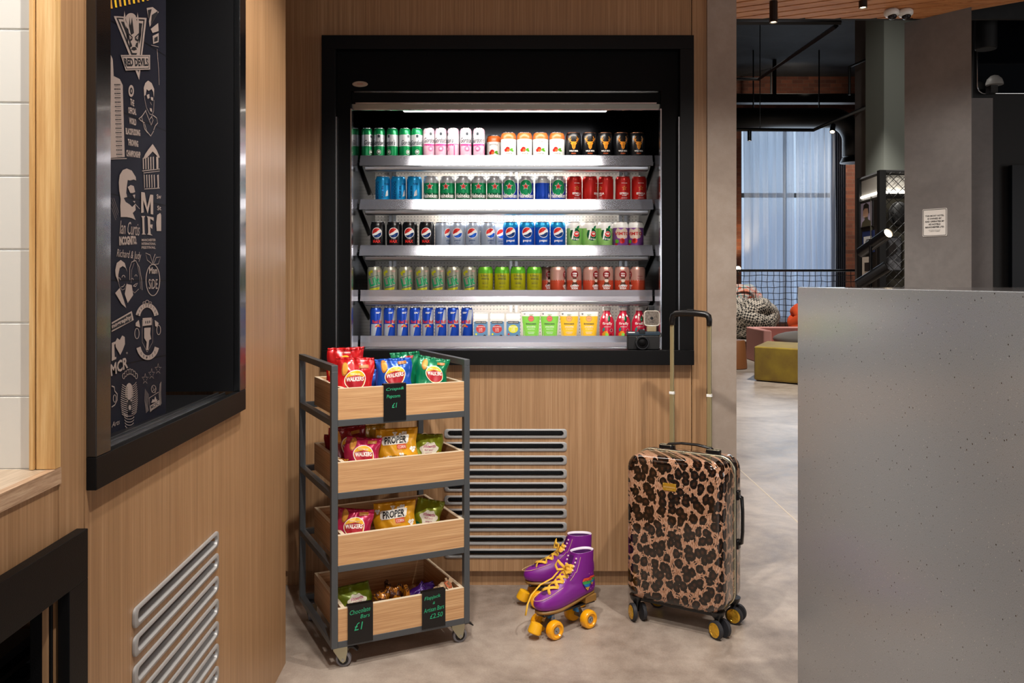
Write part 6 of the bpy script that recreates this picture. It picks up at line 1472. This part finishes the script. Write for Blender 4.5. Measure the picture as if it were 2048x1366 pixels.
b = BM(); f = [b.verts.new(v) for v in ((cB.x, cB.y+.25, 0), (cD.x, cD.y+.25, 0), (cD.x, cD.y+.25, zbd), (cB.x, cB.y+.25, zbd))]; b.faces.new(f); obj('back_board', b, mat('olive_board', '#4a463a', .7), cc)
def side_frame(lab, x0, x1, y0, y1, fm, art, mats, cat='picture'):
    """picture on the angled side board, given by fractions along it"""
    d = Vector((cB.x-cA.x, cB.y-cA.y, 0)); L = d.length; a = atan2(d.y, d.x)
    u0, u1 = [(((x-1024)/F*cA.y-cA.x)/(d.x-(x-1024)/F*d.y))*L for x in (x0, x1)]
    um = (u0+u1)/2; p_ = cA+d*(um/L); za, zb = at(0, y1, p_.y).z, at(0, y0, p_.y).z
    g = thing('framed_picture', lab, cat, (p_.x, p_.y-.0, (za+zb)/2), a); W_, H_ = (u1-u0)/2, (zb-za)/2
    b = BM(); box(b, -W_, W_, -.012, .030, -H_, H_); obj('frame', b, fm, g)
    b = BM(); decal(b, [(RE(-W_*.88, W_*.88, -H_*.92, H_*.92), 0)]+[((s[0], [(x*W_, y*H_) for x, y in s[1]]), m) for s, m in art], lambda u, v, e: (u, -.0125-e, v), e0=.001, de=.001); obj('print', b, mats, g)
for nm_, c__ in dict(ph_lilac='#b8aac0', ph_hair='#2c2420', ph_skin='#c49a80', ph_coat='#4a4430', ph_navy='#1c2c5c', ph_white='#d4d2d0', ph_cream='#cfc2b4', ph_dark='#241c1a', ph_grey='#56565a', ph_lgrey='#7c7c80').items(): mat(nm_, c__, .5)
side_frame('framed portrait of a short-haired person in a dark jacket on the cabinet side', 1723, 1748, 403, 455, 'cage_black',
    [(CI(-.08, .12, .42, .42), 2), (P((-.5, .3), (-.4, .75), (0, .9), (.45, .7), (.5, .1), (.38, .0), (.3, .45), (-.2, .5)), 1), (P((-.2, -.2), (.3, -.2), (.35, -.4), (.8, -.6), (.8, -.92), (-.75, -.92), (-.6, -.55), (-.2, -.4)), 3), (P((-.45, 0), (-.56, -.06), (-.42, -.1)), 2), (P((-.4, -.12), (-.15, -.14), (-.2, -.18), (-.38, -.17)), 4)], ['ph_lilac', 'ph_hair', 'ph_skin', 'ph_coat', 'ph_white'])
side_frame('navy and white framed badge picture on the cabinet side', 1727, 1750, 462, 505, 'ph_navy', [(RE(-.7, .7, -.5, .5), 1), (P(*[(.4*cos(i), .3*sin(i)) for i in range(6)]), 2)], ['ph_navy', 'ph_white', 'ph_lgrey'])
side_frame('small dark picture in a cream mount, lowest on the cabinet side', 1726, 1746, 512, 556, 'cage_black', [(RE(-.4, .5, -.4, .4), 1)], ['ph_cream', 'ph_dark'])
p = at(1784, 508, 8.18); g = thing('framed_picture', 'black and white landscape picture inside the mesh cabinet', 'picture', (p.x, p.y, p.z)); b = BM(); box(b, -.085, .085, -.01, .01, -.165, .165); obj('frame', b, 'cage_black', g)
b = BM(); decal(b, [(RE(-.078, .078, -.155, .155), 0), (P((-.078, .06), (-.05, .13), (-.02, .08), (.02, .12), (.05, .03), (.0, -.02), (-.078, -.03)), 1), (P((-.078, -.10), (0, -.05), (.078, -.09), (.078, -.155), (-.078, -.155)), 2)], lambda u, v, e: (u, -.0105-e, v), e0=.001, de=.001); obj('print', b, ['ph_grey', 'ph_dark', 'ph_lgrey'], g)
p = at(1800, 428, 8.15); g = thing('bowler_hat', 'round black hat hanging inside the mesh cabinet', 'hat', (p.x, p.y, p.z)); b = BM(); sphere(b, (0, 0, 0), .085, 20, 12, (1, .5, 1.35)); obj('crown', b, 'black_matt', g, True)
b = BM(); sphere(b, (0, .02, 0), .115, 20, 12, (.9, .1, 1.05)); obj('brim', b, 'black_matt', g, True)
# floor spotlights on a stand behind the counter
st = at(1741, 560, 6.6)
b = BM(); cyl(b, (st.x, st.y, .02), (st.x, st.y, at(0, 478, 6.6).z), .012); tag(obj('light_stand', b, 'black_satin'), 'thin black stand holding two tilted spotlights behind the counter', 'stand'); b = BM()
a_ = at(1722, 505, 6.75); e_ = at(1777, 466, 6.45); spot_head('black tube spotlight tilted up, its lens lit, the upper one on the stand', a_, e_-a_, (e_-a_).length, .042, 'lamp_glow')
a_ = at(1716, 570, 6.6); e_ = at(1774, 533, 6.5); spot_head('black tube spotlight tilted up, unlit, the lower one on the stand', a_, e_-a_, (e_-a_).length, .042, 'black_gloss')
# platform with pouffes, net railing, seats
zp = 1.2-(681-561)/F*13.9
bm = BM(); box(bm, .9, 13, 13.95, 17.5, 0, zp-.02); struct('floor_platform', bm, mat('platform_base', '#2a2620', .7)); bm = BM(); box(bm, .9, 13, 13.9, 17.5, zp-.02, zp); struct('floor_platform_top', bm, mat('platform_top', '#cfc8be', .5))
nA, nB = at(1440, 541, 15.0), at(1724, 541, 15.0)
g = thing('net_railing', 'black rope net railing in front of the curtains', 'net', (0, 15.0, 0))
b = BM(); cyl(b, (nA.x, 0, nA.z), (nB.x, 0, nB.z), .022); obj('top_rail', b, 'black_satin', g)
b = BM(); x = nA.x; rnd = random.Random(4)
zs_ = [zp+.02+.105*k for k in range(11)]; zs_ = [z_ for z_ in zs_ if z_ < nA.z-.02]
xs_ = [nA.x+.105*k for k in range(int((nB.x-nA.x)/.105)+1)]
jit = {(i, j): (rnd.uniform(-.010, .010), rnd.uniform(-.010, .010)) for i in range(len(xs_)) for j in range(len(zs_))}
for i, x in enumerate(xs_): tube(b, [(x+jit[i, j][0], 0, z_+jit[i, j][1]) for j, z_ in enumerate(zs_)]+[(x, 0, nA.z)], .0055, 4, cap=False)
for j, z_ in enumerate(zs_): tube(b, [(x+jit[i, j][0], 0, z_+jit[i, j][1]) for i, x in enumerate(xs_)], .0055, 4, cap=False)
o = obj('rope_net', b, 'black_matt', g); o['kind'] = 'stuff'
def knot(lab, c, R, mats, seed, sq=.8, r_=.30, pal=None):
    g = thing('knot_pouffe', lab, 'pouffe', (c.x, c.y, c.z)); rnd = random.Random(seed); b = BM()
    # a fat rope knotted into a ball: closed curve winding round the sphere
    pts = []; N = 190; p_, q_ = 3, 5
    for i in range(N):
        t_2 = 2*pi*i/N; a = q_*t_2; la = .98*sin(p_*t_2+.4); rad = R*(1-r_*.9)*(1+.12*sin(q_*p_*t_2)*1)
        pts.append((rad*cos(la)*cos(a*.8 if False else a), rad*cos(la)*sin(a), rad*sin(la)*sq))
    tube(b, pts, R*r_, 14, True); sphere(b, (0, 0, 0), R*.72, 14, 8, (1, 1, sq))
    # uv-like check from the tube parameters: store as material index per face patch
    obj('rope', b, mats, g, True)
    return g
n = NT('houndstooth', .8); ck = n.n('ShaderNodeTexChecker'); ck.inputs['Scale'].default_value = 30; n.l(n.mapping((1, 1, 1), (.5, .4, .6)), ck.inputs['Vector'])
ck.inputs['Color1'].default_value = (*hexc('#d4c8b8'), 1); ck.inputs['Color2'].default_value = (*hexc('#2c2826'), 1); n.col(ck.outputs['Color'])
n = NT('multicolour_wool', .8); n.col(n.ramp(n.noise(n.mapping(), 5, 1, .5, 1.5), [(.3, '#e88a6c'), (.42, '#f0c8b8'), (.5, '#a8cfc8'), (.58, '#f4d8d0'), (.66, '#e85c2c')]))
mat('orange_wool', '#e0501c', .8)
p = at(1504, 651, 14.4); knot('large black and cream checked knot cushion on the platform', Vector((p.x, p.y, zp+.33)), .47, 'houndstooth', 1, .72)
p = at(1487, 618, 15.7); knot("multicoloured pastel knot cushion piled behind the checked one", Vector((p.x-.1, 15.75, zp+.46)), .52, 'multicolour_wool', 2, .9)
p = at(1606, 636, 14.9); knot('orange knot cushion half hidden behind the counter', Vector((p.x, 14.7, zp+.30)), .30, 'orange_wool', 3, 1)
def rslab(lab, name, cat, pts, z0, z1, m, part='cushion', bev=.03):
    b = BM(); prism(b, pts, z0, z1, 'z'); g = thing(name, lab, cat, (0, 0, 0)); obj(part, b, m, g, bevel=bev, seg=3); return g
# ochre velvet cube
n = NT('ochre_velvet', .75); n.col(n.ramp(n.noise(n.mapping(), 6, 4), [(.35, '#8a6c04'), (.65, '#a4880a')])); n.b.inputs['Sheen Weight'].default_value = .5
A, B_, D_ = at(1508, 762, 10.15), at(1640, 772, 9.6), at(1560, 0, 11.0)
rslab('mustard green velvet cube ottoman on the lounge floor', 'ottoman', 'ottoman', [(A.x, A.y), (B_.x, B_.y), (B_.x+.45, B_.y+.9), (A.x+.42, A.y+.9)], .0125, .415, 'ochre_velvet', bev=.02)
A = at(1527, 0, 12.0)
g = rslab('pink upholstered armchair behind the mustard ottoman', 'armchair', 'armchair', [(A.x, 12.0), (A.x+.09, 11.9), (A.x+.09, 12.9), (A.x, 12.9)], .0125, .50, mat('pink_cloth', '#dc9c92', .8), 'side', .02)
b = BM(); box(b, A.x+.10, A.x+1.1, 12.75, 12.9, .0125, .5); box(b, A.x+.09, A.x+1.1, 11.95, 12.7, .0125, .22); obj('back', b, 'pink_cloth', g, bevel=.02)
b = BM(); sphere(b, (A.x+.62, 12.2, .36), .42, 20, 10, (1, .8, .28)); tag(obj('seat_cushion', b, mat('grey_cushion', '#76706a', .8), None, True), 'plump grey cushion lying in the pink armchair', 'cushion')
A = at(1450, 0, 11.6); b = BM(); g = thing('stool', 'brown leather drum stool behind the grey column', 'stool', (A.x+.06, 11.5, .0125))
lathe(b, [(.20, 0), (.21, .01), (.185, .36), (.17, .385), (.05, .39)], 28); obj('drum', b, mat('tan_leather', '#7c4c28', .5), g, 'auto')
b = BM(); box(b, 1.2, 5.2, 11.1, 13.9, .0004, .012); tag(obj('rug', b, mat('beige_rug', '#8c8074', .95, bump=.5, bscale=60)), 'beige woven rug under the lounge seats', 'rug')
# wall lamp glowing at the left of the curtains
p = at(1476, 538, 16.6); g = thing('wall_lamp', 'small bright lamp glowing on the brick left of the curtains', 'lamp', (p.x, 16.6, p.z))
b = BM(); sphere(b, (0, 0, 0), .055, 12, 8); obj('bulb', b, mat('bulb', '#ffffff', .5, emit='#ffdca0', es=25), g, True)
b = BM(); tube(b, [(-.15, .9, .5), (-.2, .4, .3), (0, 0, .05)], .012, 6); obj('bracket', b, 'black_satin', g)
spot('lounge_lamp_light', (p.x+.05, 16.9, p.z+.15), (p.x+.1, 17.6, p.z+1.0), 60, 90, (1, .72, .4), .8, .05)
